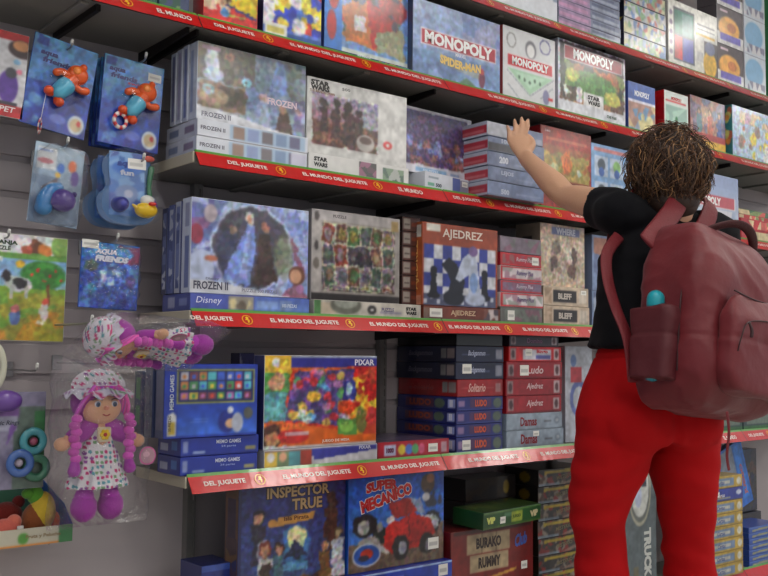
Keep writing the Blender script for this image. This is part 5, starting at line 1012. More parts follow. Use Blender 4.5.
c1=hang('toy_card','blue blister card with orange swimmer toy, left one of the two, ring dangling below','toy card',52,131,YC,.168,.238,.14,(.12,.3,.6),aqua(.168,.238),[('F','aqua',.26,.80,.045,.014,(.15,.15,.45),{'bold':.05,'slant':.2}),('F','friends',.40,.74,.075,.014,(.15,.15,.45),{'bold':.05,'slant':.2}),('F','swim',.60,.69,.05,.008,(.80,.2,.35),{'slant':.2})])
swimmer(c1,.012,.128,1.3); bubble(c1,.006,.125,.06,.055,.034)
lifebuoy(c1,-.036,.000,.0165,-.012,.5)
s_=MB(); s_.tube([(-.034,-.010,.095),(-.036,-.013,.05),(-.036,-.012,.018)],[.0008]*3,(.85,.85,.85),5); s_.build('pull_string',PLASTIC,c1)
c2=hang('toy_card','blue blister card with orange swimmer toy, right one with white price sticker and ring','toy card',128,148,YC,.172,.240,.06,(.12,.3,.6),aqua(.172,.240,5),[('F','aqua',.22,.84,.045,.014,(.15,.15,.45),{'bold':.05,'slant':.2}),('F','friends',.34,.78,.075,.014,(.15,.15,.45),{'bold':.05,'slant':.2}),('F','swim',.55,.73,.05,.008,(.80,.2,.35),{'slant':.2})],stick=[('F',.84,.86,.038,.022)])
swimmer(c2,.012,.128,1.3); bubble(c2,.006,.125,.06,.055,.034); lifebuoy(c2,-.034,.065,.019,-.014,.98)
for k in range(3):
    hang('toy_card',f"blue blister card hanging behind the stickered swimmer card, {['first','second','third'][k]} behind it",'toy card',125-3*k,151,YC+.022+.016*k,.172,.240,.05-.015*k,(.10,.22,.45),aqua(.172,.240,8+k),group='swimmer cards hanging behind the front one')
hook(72,42,YC-.03,'white-tipped hook holding the left swimmer card'); hook(146,55,YC-.03,'white-tipped hook holding the stickered swimmer card')
# far left card
def leftcard(w,h):
    c=Cv(w,h,(.82,.82,.84),.0028); c.rect(0,.90,1,1,(.75,.12,.15)); c.ell(.92,.82,.2,.10,(.22,.14,.16)); c.ell(.9,.86,.12,.06,(.80,.55,.35)); c.rect(0,0,1,.14,(.70,.10,.14)); c.ell(.75,.35,.14,.18,(.35,.20,.60)); c.ell(.78,.52,.08,.06,(.25,.25,.3)); c.ell(.85,.66,.05,.03,(.5,.7,.85)); c.ell(.9,.55,.04,.03,(.9,.5,.6)); c.rect(0,.14,.9,.17,(.2,.2,.25)); return c.soft()
hang('toy_card','white toy card with red bands and purple toy, cut off at the left edge','toy card',-12,113,YC,.165,.215,.05,(.8,.8,.8),leftcard(.165,.215),[('F','MINI PET',.6,.09,.09,.014,(.9,.85,.85),{'slant':.2})])
hook(-14,32,YC-.03,'hook holding the white and red toy card')
# polybag with blue and purple toy
def bagface(w,h,top=(.75,.80,.84)):
    c=Cv(w,h,(.45,.52,.60),.0028); c.grad((.42,.50,.62),(.62,.72,.80)); c.mottle(0,0,1,.6,[(.42,.50,.60),(.52,.60,.68),(.36,.44,.55)],20,3,.6); c.rect(.05,.68,.45,.95,(.82,.84,.86)); c.ell(.22,.78,.15,.03,(.75,.40,.45)); c.rect(.08,.9,.35,.92,(.5,.6,.8)); c.ell(.55,.72,.07,.06,(.20,.40,.75)); c.ell(.78,.77,.08,.07,(.85,.40,.20)); c.ell(.85,.62,.08,.09,(.35,.25,.55)); c.ell(.5,.63,.05,.03,(.75,.6,.2)); c.poly([(.2,.45),(.5,.6),(.55,.35),(.3,.25)],(.38,.36,.40)); c.ell(.38,.48,.06,.04,(.65,.65,.66)); return c.soft()
b1=hang('toy_bag','clear hanging bag with glossy purple and blue bath toy','toy bag',52,225,YC,.128,.205,.08,(.55,.62,.7),bagface(.128,.205),d=.003)
mb=MB(); mb.ellipsoid((.010,-.024,.062),(.034,.026,.029),(.26,.10,.52)); mb.ellipsoid((.038,-.026,.082),(.007,.007,.007),(.18,.08,.4)); mb.build('purple_toy',PLASTIC,b1,smooth=True)
mb=MB(); mb.tube([(-.035,-.018,.040),(-.034,-.02,.06),(-.018,-.018,.085),(.0,-.016,.095)],[.018,.018,.016,.012],(.12,.48,.75),14,sub=3); mb.ellipsoid((-.032,-.016,.038),(.022,.02,.02),(.15,.50,.75)); mb.build('blue_toy',PLASTIC,b1,smooth=True)
mb=MB(); mb.ellipsoid((0,-.022,.098),(.062,.036,.098),(.9,.9,.9),36,24,fn=SUP); mb.build('clear_bag',FILM,b1,smooth=True)
hook(68,140,YC-.03,'white-tipped hook holding the clear bag with the purple toy')
# hourglass blister packs (two deep)
def duckpack(px,py,Y,lab,sticker,seed,front):
    x,z=P(px,py,Y); w,h=.150,.190
    root=empty('blister_pack',(x,Y,z),lab,'blister pack',None,(0,-.02 if front else .03,0)); root.scale=(1.13,1,1.06)
    # outline: waisted, rounded
    pts=[]
    for k in range(48):
        a=2*math.pi*k/48; v=math.sin(a); u=math.cos(a)
        uu=math.copysign(abs(u)**.55,u); vv=math.copysign(abs(v)**.7,v)
        wv=.076-.016*math.exp(-((vv-.05)/.35)**2)+(.006 if vv<0 else -.006)
        pts.append((uu*wv,vv*h/2+h/2))
    def plate(y0,y1,k,nm,matl,col):
        m_=MB(); n=len(pts); c=(0,h/2)
        V=[(p[0]*k,y0,(p[1]-c[1])*k+c[1]) for p in pts]+[(p[0]*k,y1,(p[1]-c[1])*k+c[1]) for p in pts]
        m_.add(V,[tuple(range(n)),tuple(range(n,2*n))[::-1]]+[(i,i+n,(i+1)%n+n,(i+1)%n) for i in range(n)],col); return m_.build(nm,matl,root)
    plate(.002,0,.97,'backing_card',MATTE,(.30,.48,.68))
    cv=Cv(.088,.16,(.30,.50,.76),.0028).mottle(0,0,1,1,[(.25,.45,.75),(.40,.60,.85),(.5,.68,.88),(.3,.4,.7)],26,seed).ell(.5,.35,.3,.13,(.45,.55,.75)).ell(.55,.35,.12,.06,(.7,.72,.82)).ell(.5,.75,.4,.1,(.28,.50,.85)).soft()
    m_=MB(); m_.grid((-.046,-.0022,.025),(1,0,0),(0,0,1),.088,.16,cv.a); fr=((-.046,-.0025,.025),(1,0,0),(0,0,1),(0,-1,0),.088,.16)
    lettering(m_,fr,'aqua',.5,.80,.05,.016,(.12,.25,.6),bold=.05,slant=.2); lettering(m_,fr,'fun',.5,.68,.035,.014,(.85,.88,.95),bold=.05); m_.build('printed_panel',WRAP,root)
    m_=MB(); m_.rect=None
    g=MB(); g.tube([(.060,-.006,.05),(.052,-.006,.10),(.058,-.006,.15)],[.008,.006,.008],(.20,.45,.30),8,sub=3); g.ellipsoid((.060,-.008,.055),(.014,.01,.016),(.45,.25,.55)); g.ellipsoid((.050,-.006,.175),(.016,.006,.008),(.80,.30,.22)); g.build('printed_trim',PLASTIC,root,smooth=True)
    if front:
        d=MB(); d.ellipsoid((.036,-.028,.040),(.028,.022,.020),(.90,.74,.12)); d.ellipsoid((.038,-.030,.064),(.017,.016,.014),(.88,.88,.85)); d.tube([(.012,-.03,.044),(.002,-.032,.050)],[.007,.003],(.90,.74,.12),8); d.build('duck_toy',PLASTIC,root,smooth=True)
        d=MB(); d.ellipsoid((.044,-.048,.054),(.010,.006,.005),(.80,.18,.12)); d.build('beak',PLASTIC,root,smooth=True)
    q=MB(); q.tube([(-.022,-.004,.052),(-.022,-.020,.052)],[.020,.018],(.14,.14,.52),20,hint=(0,0,1)); q.tube([(-.022,-.02,.052),(-.022,-.027,.052)],[.012,.012],(.20,.22,.65),16); q.build('blue_cup',PLASTIC,root,smooth=True)
    if sticker:
        q=MB(); cc=Cv(.045,.026,(.92,.92,.9),.003).rect(.1,.3,.85,.6,(.65,.65,.65),.5); q.grid((-.016,-.042,.138),(1,0,0),(0,0,1),.045,.026,cc.a); q.build('price_sticker',MATTE,root)
    plate(-.001,-.040,1.,'blister_shell',BLISTER,(.9,.95,1))
    return root
duckpack(112,230,YC+.05,'clear waisted blister pack behind the yellow duck one, peeking out at its left',False,3,False)
duckpack(127,226,YC,'clear waisted blister pack with yellow duck, blue cup and price sticker',True,9,True)
hook(144,156,YC-.055,'white-tipped hook holding the duck blister packs')
# farm board puzzle
def farm(w,h):
    c=Cv(w,h,(.45,.62,.25),.0028); c.rect(0,.82,1,1,(.90,.91,.90)); c.ell(.93,.92,.12,.12,(.55,.72,.35)); c.ell(.62,.88,.1,.07,(.45,.28,.18)); c.ell(.72,.87,.08,.06,(.80,.48,.20)); c.ell(.5,.86,.07,.05,(.75,.35,.25)); c.ell(.6,.95,.04,.02,(.5,.3,.2)); c.rect(0,.76,1,.82,(.40,.62,.25))
    c.grad((.62,.80,.90),(.50,.70,.88),0,.45,1,.77); c.rect(0,.0,1,.5,(.50,.66,.20)); c.poly([(0,.0),(1,0),(1,.35),(.6,.25),(.3,.12),(0,.08)],(.72,.52,.16)); c.mottle(0,0,1,.45,[(.52,.66,.22),(.68,.60,.20),(.42,.60,.24),(.75,.55,.18)],40,4,.5)
    c.ell(.72,.63,.26,.13,(.22,.52,.18)); c.rect(.76,.3,.80,.55,(.50,.32,.15)); 
    for i in range(7): c.ell(.52+.07*i,.58+.05*(i%3),.018,.015,(.80,.22,.15))
    c.ell(.42,.72,.055,.035,(.95,.75,.15)); c.ell(.42,.54,.15,.07,(.82,.82,.82)); c.ell(.44,.55,.08,.05,(.15,.14,.15)); c.ell(.28,.60,.05,.05,(.18,.16,.17)); c.rect(.32,.40,.36,.52,(.75,.75,.74)); c.rect(.50,.40,.54,.52,(.72,.72,.7)); c.ell(.40,.22,.06,.07,(.35,.45,.70)); c.ell(.41,.30,.05,.04,(.82,.45,.45)); c.ell(.75,.28,.05,.09,(.80,.78,.75)); c.ell(.75,.38,.035,.03,(.80,.30,.22)); c.ell(.05,.32,.06,.04,(.65,.35,.15)); c.ell(.7,.17,.05,.02,(.8,.78,.7)); c.ell(.12,.75,.1,.03,(.85,.9,.92)); return c.warp(.006,3,.009,.10).soft()
fz=hang('farm_puzzle','green farm puzzle card with cow, tree and small animals, left edge','toy puzzle',22,341,YC,.205,.262,.015,(.85,.85,.8),farm(.205,.262),[('F','GRANJA',.22,.91,.07,.013,(.15,.25,.15),{'bold':.05}),('F','PUZZLE',.19,.86,.05,.010,(.2,.3,.2),{'bold':.03})],d=.006)
hook(9,232,YC-.03,'white-tipped hook holding the farm puzzle'); hook(37,366,YC-.02,'empty steel hook with white tip, below the farm puzzle')
# blue bubble bag
def bluebag(w,h):
    c=Cv(w,h,(.16,.42,.78),.0028); c.grad((.12,.22,.62),(.20,.55,.85)); c.mottle(0,0,1,.75,[(.14,.24,.66),(.20,.38,.78),(.16,.30,.70),(.35,.55,.85)],44,5,.7); c.ell(.19,.62,.12,.08,(.28,.36,.30)); c.rect(.62,.72,1,.97,(.55,.15,.35)); c.ell(.5,.85,.38,.10,(.24,.60,.88)); c.blobs(.3,.25,.7,.6,[(.14,.25,.72),(.3,.5,.9),(.75,.85,.95)],16,.05,6,.8); c.ell(.85,.45,.08,.1,(.35,.3,.6)); c.ell(.2,.3,.06,.05,(.2,.55,.7)); return c.warp(.012,3,.007,.25).soft()
b2=hang('toy_bag','glossy bright blue toy bag with price sticker at its top left','toy bag',108,309,YC,.160,.172,.03,(.14,.35,.7),bluebag(.160,.172),[('F','AQUA',.42,.86,.06,.016,(.88,.90,.96),{'bold':.07,'slant':.25,'edge':(.15,.15,.5)}),('F','FRIENDS',.52,.76,.09,.016,(.88,.90,.96),{'bold':.07,'slant':.25,'edge':(.15,.15,.5)})],stick=[('F',.14,.96,.045,.022)],d=.006)
mb=MB(); mb.ellipsoid((0,-.004,.084),(.078,.022,.084),(.9,.9,.9),36,24,fn=SUP); mb.build('clear_bag',FILM,b2,smooth=True)
hook(118,236,YC-.03,'white-tipped hook holding the bright blue toy bag')

# rag doll
PURP=(.64,.18,.64); PK=(.78,.32,.70); DSK=(.88,.68,.54)
HAT=mat('doll_fabric',attr=True,rough=.85,bump=.3,bscale=200)
def dots(base,pal,seed,dens=.11,sc=90):
    def f(p):
        # scattered small hearts or dots on white cloth
        q=Vector(p)*sc; cell=(math.floor(q.x),math.floor(q.y*.6),math.floor(q.z)); r=random.Random(hash(cell)%99991+seed)
        cx,cz=cell[0]+r.uniform(.3,.7),cell[2]+r.uniform(.3,.7)
        if r.random()<.75 and (q.x-cx)**2+(q.z-cz)**2<dens: return pal[r.randrange(len(pal))]
        return base
    return f
def paint(mb_,fn):
    V=mb_.v[-1]; mb_.c[-1]=np.array([fn(v) for v in V])
DP=[(.75,.18,.45),(.80,.25,.5),(.45,.62,.45),(.55,.28,.60),(.35,.6,.65)]
def doll(loc,label,rot,sc=1.):
    r_=empty('rag_doll',loc,label,'doll',None,rot); r_.scale=(sc,)*3
    # body: head, neck, trunk, arms with mitten hands, legs
    def hs(mb_,a=0):
        for k_ in range(a,len(mb_.v)): mb_.v[k_]=(mb_.v[k_]-np.array((0,0,.283)))*np.array((1.34,1.22,1.22))+np.array((0,0,.279))
    b=MB(); b.ellipsoid((0,0,.286),(.041,.036,.040),DSK,32,24); b.ellipsoid((0,-.035,.283),(.006,.006,.005),(.9,.6,.5)); hs(b); b.tube([(0,0,.25),(0,0,.20),(0,0,.12)],[.016,.026,.030],DSK,16,sub=3)
    for s in (-1,1):
        b.tube([(s*.02,0,.228),(s*.055,-.004,.212),(s*.088,-.010,.196)],[.015,.014,.014],DSK,12,sub=3); b.ellipsoid((s*.096,-.012,.193),(.020,.014,.017),DSK); b.ellipsoid((s*.088,-.016,.206),(.007,.007,.009),DSK); b.tube([(s*.022,0,.13),(s*.030,0,.06)],[.016,.015],DSK,12)
    b.build('doll_body',CLOTH,r_,smooth=True)
    f=MB()
    for s in (-1,1):
        f.ellipsoid((s*.016,-.0335,.291),(.0062,.003,.0062),(.90,.90,.92)); f.ellipsoid((s*.016,-.0358,.290),(.0042,.0022,.0050),(.16,.26,.42)); f.ellipsoid((s*.016,-.0374,.2895),(.0018,.0012,.0022),(.03,.03,.05)); f.tube([(s*.009,-.036,.299),(s*.017,-.035,.302),(s*.025,-.031,.299)],[.0011]*3,(.25,.15,.25),6,sub=2)
    hs(f); f.build('eyes',PLASTIC,r_,smooth=True)
    f=MB(); f.tube([(-.006,-.0365,.270),(0,-.0375,.2675),(.006,-.0365,.270)],[.0013]*3,(.72,.20,.22),6,sub=3)
    hs(f); f.build('mouth',PLASTIC,r_,smooth=True)
    # yarn hair
    h=MB(); rr=random.Random(5)
    h.ellipsoid((0,.010,.294),(.050,.042,.050),PURP,24,18)
    for i in range(46):
        a=-1.25+2.5*i/45; x=.05*math.sin(a); z=.292+.047*math.cos(a); 
        h.tube([(x*.25,-.020,.334),(x*.62,-.036,.322+.003*math.cos(a*3)),(x*.98,-.026,z-.020),(x*1.05,-.008,z-.045)],[.0036]*4,tuple(c*rr.uniform(.85,1.25) for c in PK),6,sub=3)
    for s in (-1,1):                              # braids
        for k in range(7):
            z=.262-.013*k; h.ellipsoid((s*(.050+.004*(k%2)),-.022,z),(.0105,.011,.0095),tuple(c*(1.1-.05*(k%2)*2) for c in PK),12,8)
        h.tube([(s*.051,-.022,.178),(s*.053,-.024,.160)],[.008,.012],PURP,10)
    hs(h); h.build('hair',CLOTH,r_,smooth=True)
    t=MB(); 
    t.ellipsoid((0,.008,.325),(.050,.046,.036),(1,1,1),64,40); paint(t,dots((.86,.84,.88),DP,3,.12,110))
    n=72; V=[];F=[]
    for j in range(5):
        for i in range(n):
            a=2*math.pi*i/n; R_=.046+.017*j/4; V.append((R_*math.cos(a)*1.03,.004+R_*math.sin(a)*.92,.322-.004*j+.006*math.sin(a*11)*j/4))
    for j in range(4):
        for i in range(n): F.append((j*n+i,j*n+(i+1)%n,(j+1)*n+(i+1)%n,(j+1)*n+i))
    t.add(V,F,(1,1,1)); paint(t,dots((.84,.82,.88),DP,5,.12,110)); hs(t); t.build('sun_hat',HAT,r_,smooth=True)
    # dress: gathered skirt and bodice
    d=MB(); n=96; V=[];F=[]; prof=[(.238,.022),(.225,.030),(.205,.033),(.190,.036),(.165,.048),(.135,.058),(.105,.067),(.088,.073),(.084,.072)]
    for z,R_ in prof:
        for i in range(n):
            a=2*math.pi*i/n; k=R_*(1+(.06*math.sin(a*12) if z<.19 else 0)*(.2-z)/.1); V.append((k*math.cos(a)*1.02,k*math.sin(a)*.72,z))
    for j in range(len(prof)-1):
        for i in range(n): F.append((j*n+i,j*n+(i+1)%n,(j+1)*n+(i+1)%n,(j+1)*n+i))
    # refine rows for the print
    d.add(V,F,(1,1,1))
    V2=[];F2=[];rows=64
    zs=[p[0] for p in prof][::-1]; rs=[p[1] for p in prof][::-1]
    d=MB()
    for j in range(rows+1):
        z=.238-(.238-.084)*j/rows; R_=float(np.interp(z,zs,rs))
        for i in range(n*2):
            a=2*math.pi*i/(n*2); k=R_*(1+(.07*math.sin(a*12) if z<.19 else 0)*max(0,(.2-z))/.1); V2.append((k*math.cos(a)*1.02,k*math.sin(a)*.72,z))
    m_=n*2
    for j in range(rows):
        for i in range(m_): F2.append((j*m_+i,j*m_+(i+1)%m_,(j+1)*m_+(i+1)%m_,(j+1)*m_+i))
    d.add(V2,F2,(1,1,1)); paint(d,dots((.84,.83,.85),DP,9,.13,85)); d.build('dress',HAT,r_,smooth=True)
    q=MB(); q.box((-.017,-.038,.196),(.017,-.028,.232),(.86,.80,.66),.003)
    for k in range(6): a=k*math.pi/3; q.ellipsoid((.0085*math.cos(a),-.0395,.214+.0085*math.sin(a)),(.0055,.002,.0055),(.92,.78,.15),8,6)
    q.ellipsoid((0,-.041,.214),(.005,.003,.005),(.72,.15,.12),8,6); q.build('flower_patch',CLOTH,r_,smooth=True)
    s_=MB()
    for s in (-1,1): s_.tube([(s*.018,0,.232),(s*.042,-.002,.222),(s*.068,-.006,.206)],[(.020,.020),(.026,.024),(.020,.018)],PURP,16,sub=4)
    s_.build('sleeves',CLOTH,r_,smooth=True)
    for s in (-1,1):
        k=MB(); k.ellipsoid((s*.034,-.004,.037),(.032,.030,.036),PURP,24,16,fn=lambda p: 1+.05*math.sin(p.x*17)*math.sin(p.z*19)); k.tube([(s*.033,-.002,.055),(s*.031,0,.078)],[.026,.020],tuple(c*1.15 for c in PURP),16); k.build('slipper',CLOTH,r_,smooth=True)
    # round paper tag
    k=MB(); n=32; cx,cy,cz,R_=.118,-.030,.155,.023
    ring=lambda R2,y: [(cx+R2*math.cos(2*math.pi*i/n),y,cz+R2*math.sin(2*math.pi*i/n)) for i in range(n)]
    k.add(ring(R_,cy),[tuple(range(n))],(.80,.40,.62)); k.add(ring(R_,cy+.001),[tuple(range(n))[::-1]],(.8,.8,.8)); k.add(ring(R_*.84,cy-.0006),[tuple(range(n))],(.70,.55,.60)); k.add([(p[0]*.5+cx*.5-.004,p[1],p[2]*.4+cz*.6+.004) for p in ring(R_*.8,cy-.0010)],[tuple(range(n))],(.82,.66,.72))
    k.tube([(cx-.01,cy,cz+R_),(.10,-.015,.20)],[.0006]*2,(.8,.8,.8),5); k.build('round_tag',MATTE,r_)
    # loose clear bag around it
    g_=MB(); V=[];F=[]; nu,nv=48,40
    for j in range(nv+1):
        v=j/nv; z=-.012+.41*v
        for i in range(nu):
            a=2*math.pi*i/nu; sx=math.copysign(abs(math.cos(a))**.6,math.cos(a)); sy=math.sin(a)
            ed=min(1,6*v+.15)*min(1,6*(1-v)+.10); x=sx*(.128+.004*math.sin(v*23))
            y=sy*.050*ed; V.append((x+.006,y+mnoise.noise(Vector((x*30,y*20,z*26)))*.006,z))
    for j in range(nv):
        for i in range(nu): F.append((j*nu+i,j*nu+(i+1)%nu,(j+1)*nu+(i+1)%nu,(j+1)*nu+i))
    g_.add(V,F,(.9,.9,.9)); g_.build('clear_bag',FILM,r_,smooth=True)
    return r_
x,z=P(96,521,2.275); doll((x,2.275,z),'purple-haired rag doll in a dotted hat and dress, hanging upright in a clear bag',(0,.0,0))
YD=2.11; x,z=P(207,349,YD); doll((x,YD,z),'second purple-haired rag doll in a clear bag, hanging sideways above the upright one',tuple((Matrix.Rotation(-math.pi/2+.06,3,'Y')@Matrix.Rotation(-1.15,3,'Z')).to_euler()),.84)
hook(100,359,2.27,'hook above the upright rag doll'); hook(92,318,2.13,'long hook behind the sideways rag doll')

# left edge: card with plastic rings
def ringcard(w,h):
    c=Cv(w,h,(.50,.48,.58),.0028); c.rect(.55,0,1,.85,(.35,.42,.38)); c.ell(.30,.80,.30,.18,(.50,.32,.62)); c.rect(0,.6,.6,.75,(.58,.58,.66)); c.rect(.85,.3,1,.8,(.20,.45,.25)); c.poly([(.45,.45),(.6,.65),(.5,.68)],(.45,.3,.6)); return c.soft()
rc=hang('ring_toy_card','grey and lilac toy card carrying teal and blue plastic rings, left edge','toy card',8,490,YC,.17,.235,.0,(.5,.5,.6),ringcard(.17,.235),[('F','Magic Rings',.42,.68,.07,.014,(.2,.2,.3),{'slant':.2})],d=.006)
def torus(mb_,c,R_,r,col,n=36):
    V=[];F=[]
    for i in range(n):
        a=2*math.pi*i/n
        for j in range(10): q=2*math.pi*j/10; V.append((c[0]+(R_+r*math.cos(q))*math.cos(a),c[1]+r*.7*math.sin(q),c[2]+(R_+r*math.cos(q))*math.sin(a))); F.append((i*10+j,i*10+(j+1)%10,((i+1)%n)*10+(j+1)%10,((i+1)%n)*10+j))
    mb_.add(V,F,col)
for k,(a,b,c_,nm_) in enumerate([(.052,.115,(.28,.58,.62),'teal_ring'),(.018,.065,(.26,.40,.66),'blue_ring'),(.062,.050,(.24,.46,.36),'green_ring')]):
    t=MB(); torus(t,(a,-.014-.012*(k%2),b),.024,.010,c_); t.build(nm_,PLASTIC,rc,smooth=True)
for a_,b_,c__ in ((.052,.115,(.55,.25,.35)),(.018,.065,(.75,.7,.75))):
    t=MB(); t.ellipsoid((a_,-.016,b_),(.010,.008,.010),c__); t.build('knob',PLASTIC,rc,smooth=True)
t=MB(); t.ellipsoid((-.02,-.02,.215),(.040,.022,.026),(.42,.28,.60)); t.build('lilac_toy',PLASTIC,rc,smooth=True)
hook(-6,398,YC-.03,'hook holding the plastic ring card')
# white loop at the far left
x,z=P(-9,367,YC); t=MB(); torus(t,(0,0,0),.030,.008,(.80,.80,.72)); V=t.v[0]; V[:,2]*=1.7; o=t.build('white_loop_toy',PLASTIC,smooth=True); o.location=(x,YC+.0,z); tag(o,'pale plastic loop just entering the picture at the left edge','toy')
t_=hook(-9,348,YC+.0,'hook carrying the pale plastic loop')
# plush toys in an open tray box
x0,zb=P(-30,553,YC-.02); x1,_=P(72,546,YC-.02); w=x1-x0; D=YWALL-YC+.0185
tr=empty('plush_tray',((x0+x1)/2,YC-.02,zb),'open cardboard tray with green corner and blue side, low at the left edge','tray')
mb=MB(); mb.box((-w/2,0,0),(w/2,D,.004),(.75,.6,.35)); mb.box((-w/2,.0,0),(w/2,.003,.042),(.8,.8,.7),.0008)
c=Cv(w,.042,(.76,.74,.66),.003).rect(0,0,1,.12,(.85,.55,.25)).rect(.86,0,1,1,(.25,.50,.30)).ell(.5,.45,.05,.3,(.35,.6,.25)).rect(0,0,.2,.5,(.2,.35,.6)).soft()
mb.grid((-w/2,-.0004,0),(1,0,0),(0,0,1),w,.042,c.a); lettering(mb,((-w/2,-.0006,0),(1,0,0),(0,0,1),(0,-1,0),w,.042),'Fruta y Peluche',.70,.5,.085,.011,(.55,.45,.30),bold=.02); mb.build('front_panel',PRINT,tr)
mb=MB(); mb.add([(w/2-.003,0,0),(w/2-.003,D,0),(w/2-.003,D,.13),(w/2-.003,.06,.085),(w/2-.003,0,.042),(w/2,0,0),(w/2,D,0),(w/2,D,.13),(w/2,.06,.085),(w/2,0,.042)],[(0,1,2,3,4),(9,8,7,6,5),(0,4,9,5),(4,3,8,9),(3,2,7,8),(2,1,6,7),(1,0,5,6)],(.14,.34,.66)); mb.build('side_panel',PRINT,tr)
mb=MB(); mb.box((-w/2,D-.003,0),(w/2,D,.14),(.3,.5,.4)); mb.build('back_panel',PRINT,tr)
cx0=(x0+x1)/2
for sx_ in (-1,1):
    t=empty('peg_hook',(cx0+sx_*.07,YWALL-.001,zb-.004),['left steel hook carrying the plush tray from below','right steel hook carrying the plush tray from below'][sx_>0],'hook')
    mb=MB(); mb.tube([(0,-.004,0),(0,-.1,0),(0,-.2,0)],[.0026]*3,(.6,.6,.6),8); mb.build('wire',WIRE,t)
def plush(px,py,lab,parts,dy=.06):
    x,_=P(px,py,YC+dy-.02); r_=empty('plush_toy',(x,YC+dy-.02,zb+.0045),lab,'plush toy')
    for nm_,fn in parts:
        m_=MB(); fn(m_); m_.build(nm_,CLOTH,r_,smooth=True)
    return r_
plush(36,520,'yellow and brown fruit-shaped plush with pointed green cap',[
  ('plush_body',lambda m: (m.ellipsoid((0,0,.045),(.036,.030,.045),(.55,.30,.13)),m.ellipsoid((.014,-.004,.066),(.032,.030,.050),(.85,.72,.22)))),
  ('green_cap',lambda m: (m.tube([(-.002,0,.105),(-.008,0,.128),(-.022,-.002,.136)],[.022,.013,.004],(.35,.62,.18),14,sub=3),m.ellipsoid((-.018,0,.112),(.020,.016,.014),(.35,.60,.18)))),
  ('orange_ear',lambda m: m.ellipsoid((.044,-.006,.040),(.014,.012,.024),(.86,.38,.12)))])
plush(4,528,'coral pink plush with a clear tag at the front of the tray',[
  ('plush_body',lambda m: (m.ellipsoid((0,-.01,.030),(.040,.026,.030),(.80,.38,.32)),m.ellipsoid((.02,-.01,.05),(.018,.016,.018),(.82,.42,.34)))),
  ('white_tag',lambda m: m.box((.018,-.040,.006),(.034,-.037,.044),(.80,.78,.76),.001))],.05)
plush(6,512,'dark red plush at the back of the tray',[('plush_body',lambda m: (m.ellipsoid((0,0,.050),(.042,.030,.038),(.52,.14,.10)),m.ellipsoid((.03,0,.085),(.016,.014,.016),(.5,.13,.10))))],.12)

# ================================================= the woman
SKIN=mat('skin',(.83,.645,.52),rough=.5,noise=.05,nscale=18,bump=.12,bscale=160)
SHIRT=mat('black_jersey',(.045,.045,.065),rough=.9,sheen=.03,spec=.2,noise=.15,nscale=12,bump=.25,bscale=14)
TROUS=mat('red_cotton_twill',(.70,.012,.04),rough=.85,spec=.25,noise=.06,nscale=20,bump=.15,bscale=18)
HAIRM=mat('brown_curls',attr=True,rough=.55,noise=.2,nscale=60)
BAG=mat('maroon_nylon',(.42,.075,.115),rough=.5,sheen=.1,noise=.08,nscale=22,bump=.35,bscale=16)
BAGD=mat('maroon_webbing',(.44,.085,.125),rough=.6,noise=.1,nscale=40,bump=.2,bscale=200)
ZIPM=mat('dark_zip',(.20,.06,.08),rough=.5)
TEAL=mat('turquoise_bottle_plastic',(.05,.55,.62),rough=.25,coat=.5)
SHOE=mat('dark_shoe_leather',(.08,.07,.08),rough=.5)

def evald(ob,name,m,parent,mods):
    for fn in mods: fn(ob)
    dg=bpy.context.evaluated_depsgraph_get(); dg.update()
    me=bpy.data.meshes.new_from_object(ob.evaluated_get(dg)); old=ob.data
    bpy.data.objects.remove(ob); me.name=name
    o=bpy.data.objects.new(name,me); COL.objects.link(o); o.parent=parent
    me.materials.clear(); me.materials.append(m)
    me.polygons.foreach_set('use_smooth',np.full(len(me.polygons),True)); return o
def remesh(vs,sm=6,fac=.5):
    def f(ob):
        r=ob.modifiers.new('r','REMESH'); r.mode='VOXEL'; r.voxel_size=vs; r.use_smooth_shade=True
        s=ob.modifiers.new('s','SMOOTH'); s.factor=fac; s.iterations=sm
    return f
def disp(o,fn):
    me=o.data; n=len(me.vertices); co=np.empty(n*3,np.float32); me.vertices.foreach_get('co',co); no=np.empty(n*3,np.float32); me.vertex_normals.foreach_get('vector',no)
    co=co.reshape(-1,3); no=no.reshape(-1,3)
    d=np.array([fn(Vector(c)) for c in co.tolist()],np.float32)
    me.vertices.foreach_set('co',(co+no*d[:,None]).ravel()); me.update()

PC=W(647,415,2.63)                          # pelvis centre
ORI=Vector((PC.x,PC.y,0))
woman=empty('person',ORI,'woman seen from behind in black T-shirt and red trousers, left arm raised to a shelf','person')
def q(px,py,d): return W(px,py,d)-ORI
Hd=math.radians(22); FWD=Vector((math.sin(Hd),math.cos(Hd),0)); RT=Vector((math.cos(Hd),-math.sin(Hd),0)); UP=Vector((0,0,1))
sh_l=q(624,212,2.66); el=q(566,196,2.90); wr=q(526,158,3.08); kn=q(517,138.5,3.125)
neck=q(674,214,2.68); head=q(669,172,2.69)
sh_r=q(716,238,2.80); hipL=q(612,420,2.60); hipR=q(684,420,2.66)
def ringbody(mb,rings,col,n=40,cap=True):
    """rings: (centre, half width along a, half depth along b, a-axis)"""
    V=[];F=[]
    for c,ra,rb,a in rings:
        a=a.normalized(); b=UP.cross(a)
        for k in range(n):
            w=2*math.pi*k/n; ca,sa=math.cos(w),math.sin(w)
            V.append(tuple(c+a*(ra*math.copysign(abs(ca)**.85,ca))+b*(rb*math.copysign(abs(sa)**.85,sa))))
    m_=len(rings)
    for i in range(m_-1):
        for k in range(n): F.append((i*n+k,i*n+(k+1)%n,(i+1)*n+(k+1)%n,(i+1)*n+k))
    F.append(tuple(range(n))[::-1]); F.append(tuple((m_-1)*n+k for k in range(n)))
    mb.add(V,F,col)
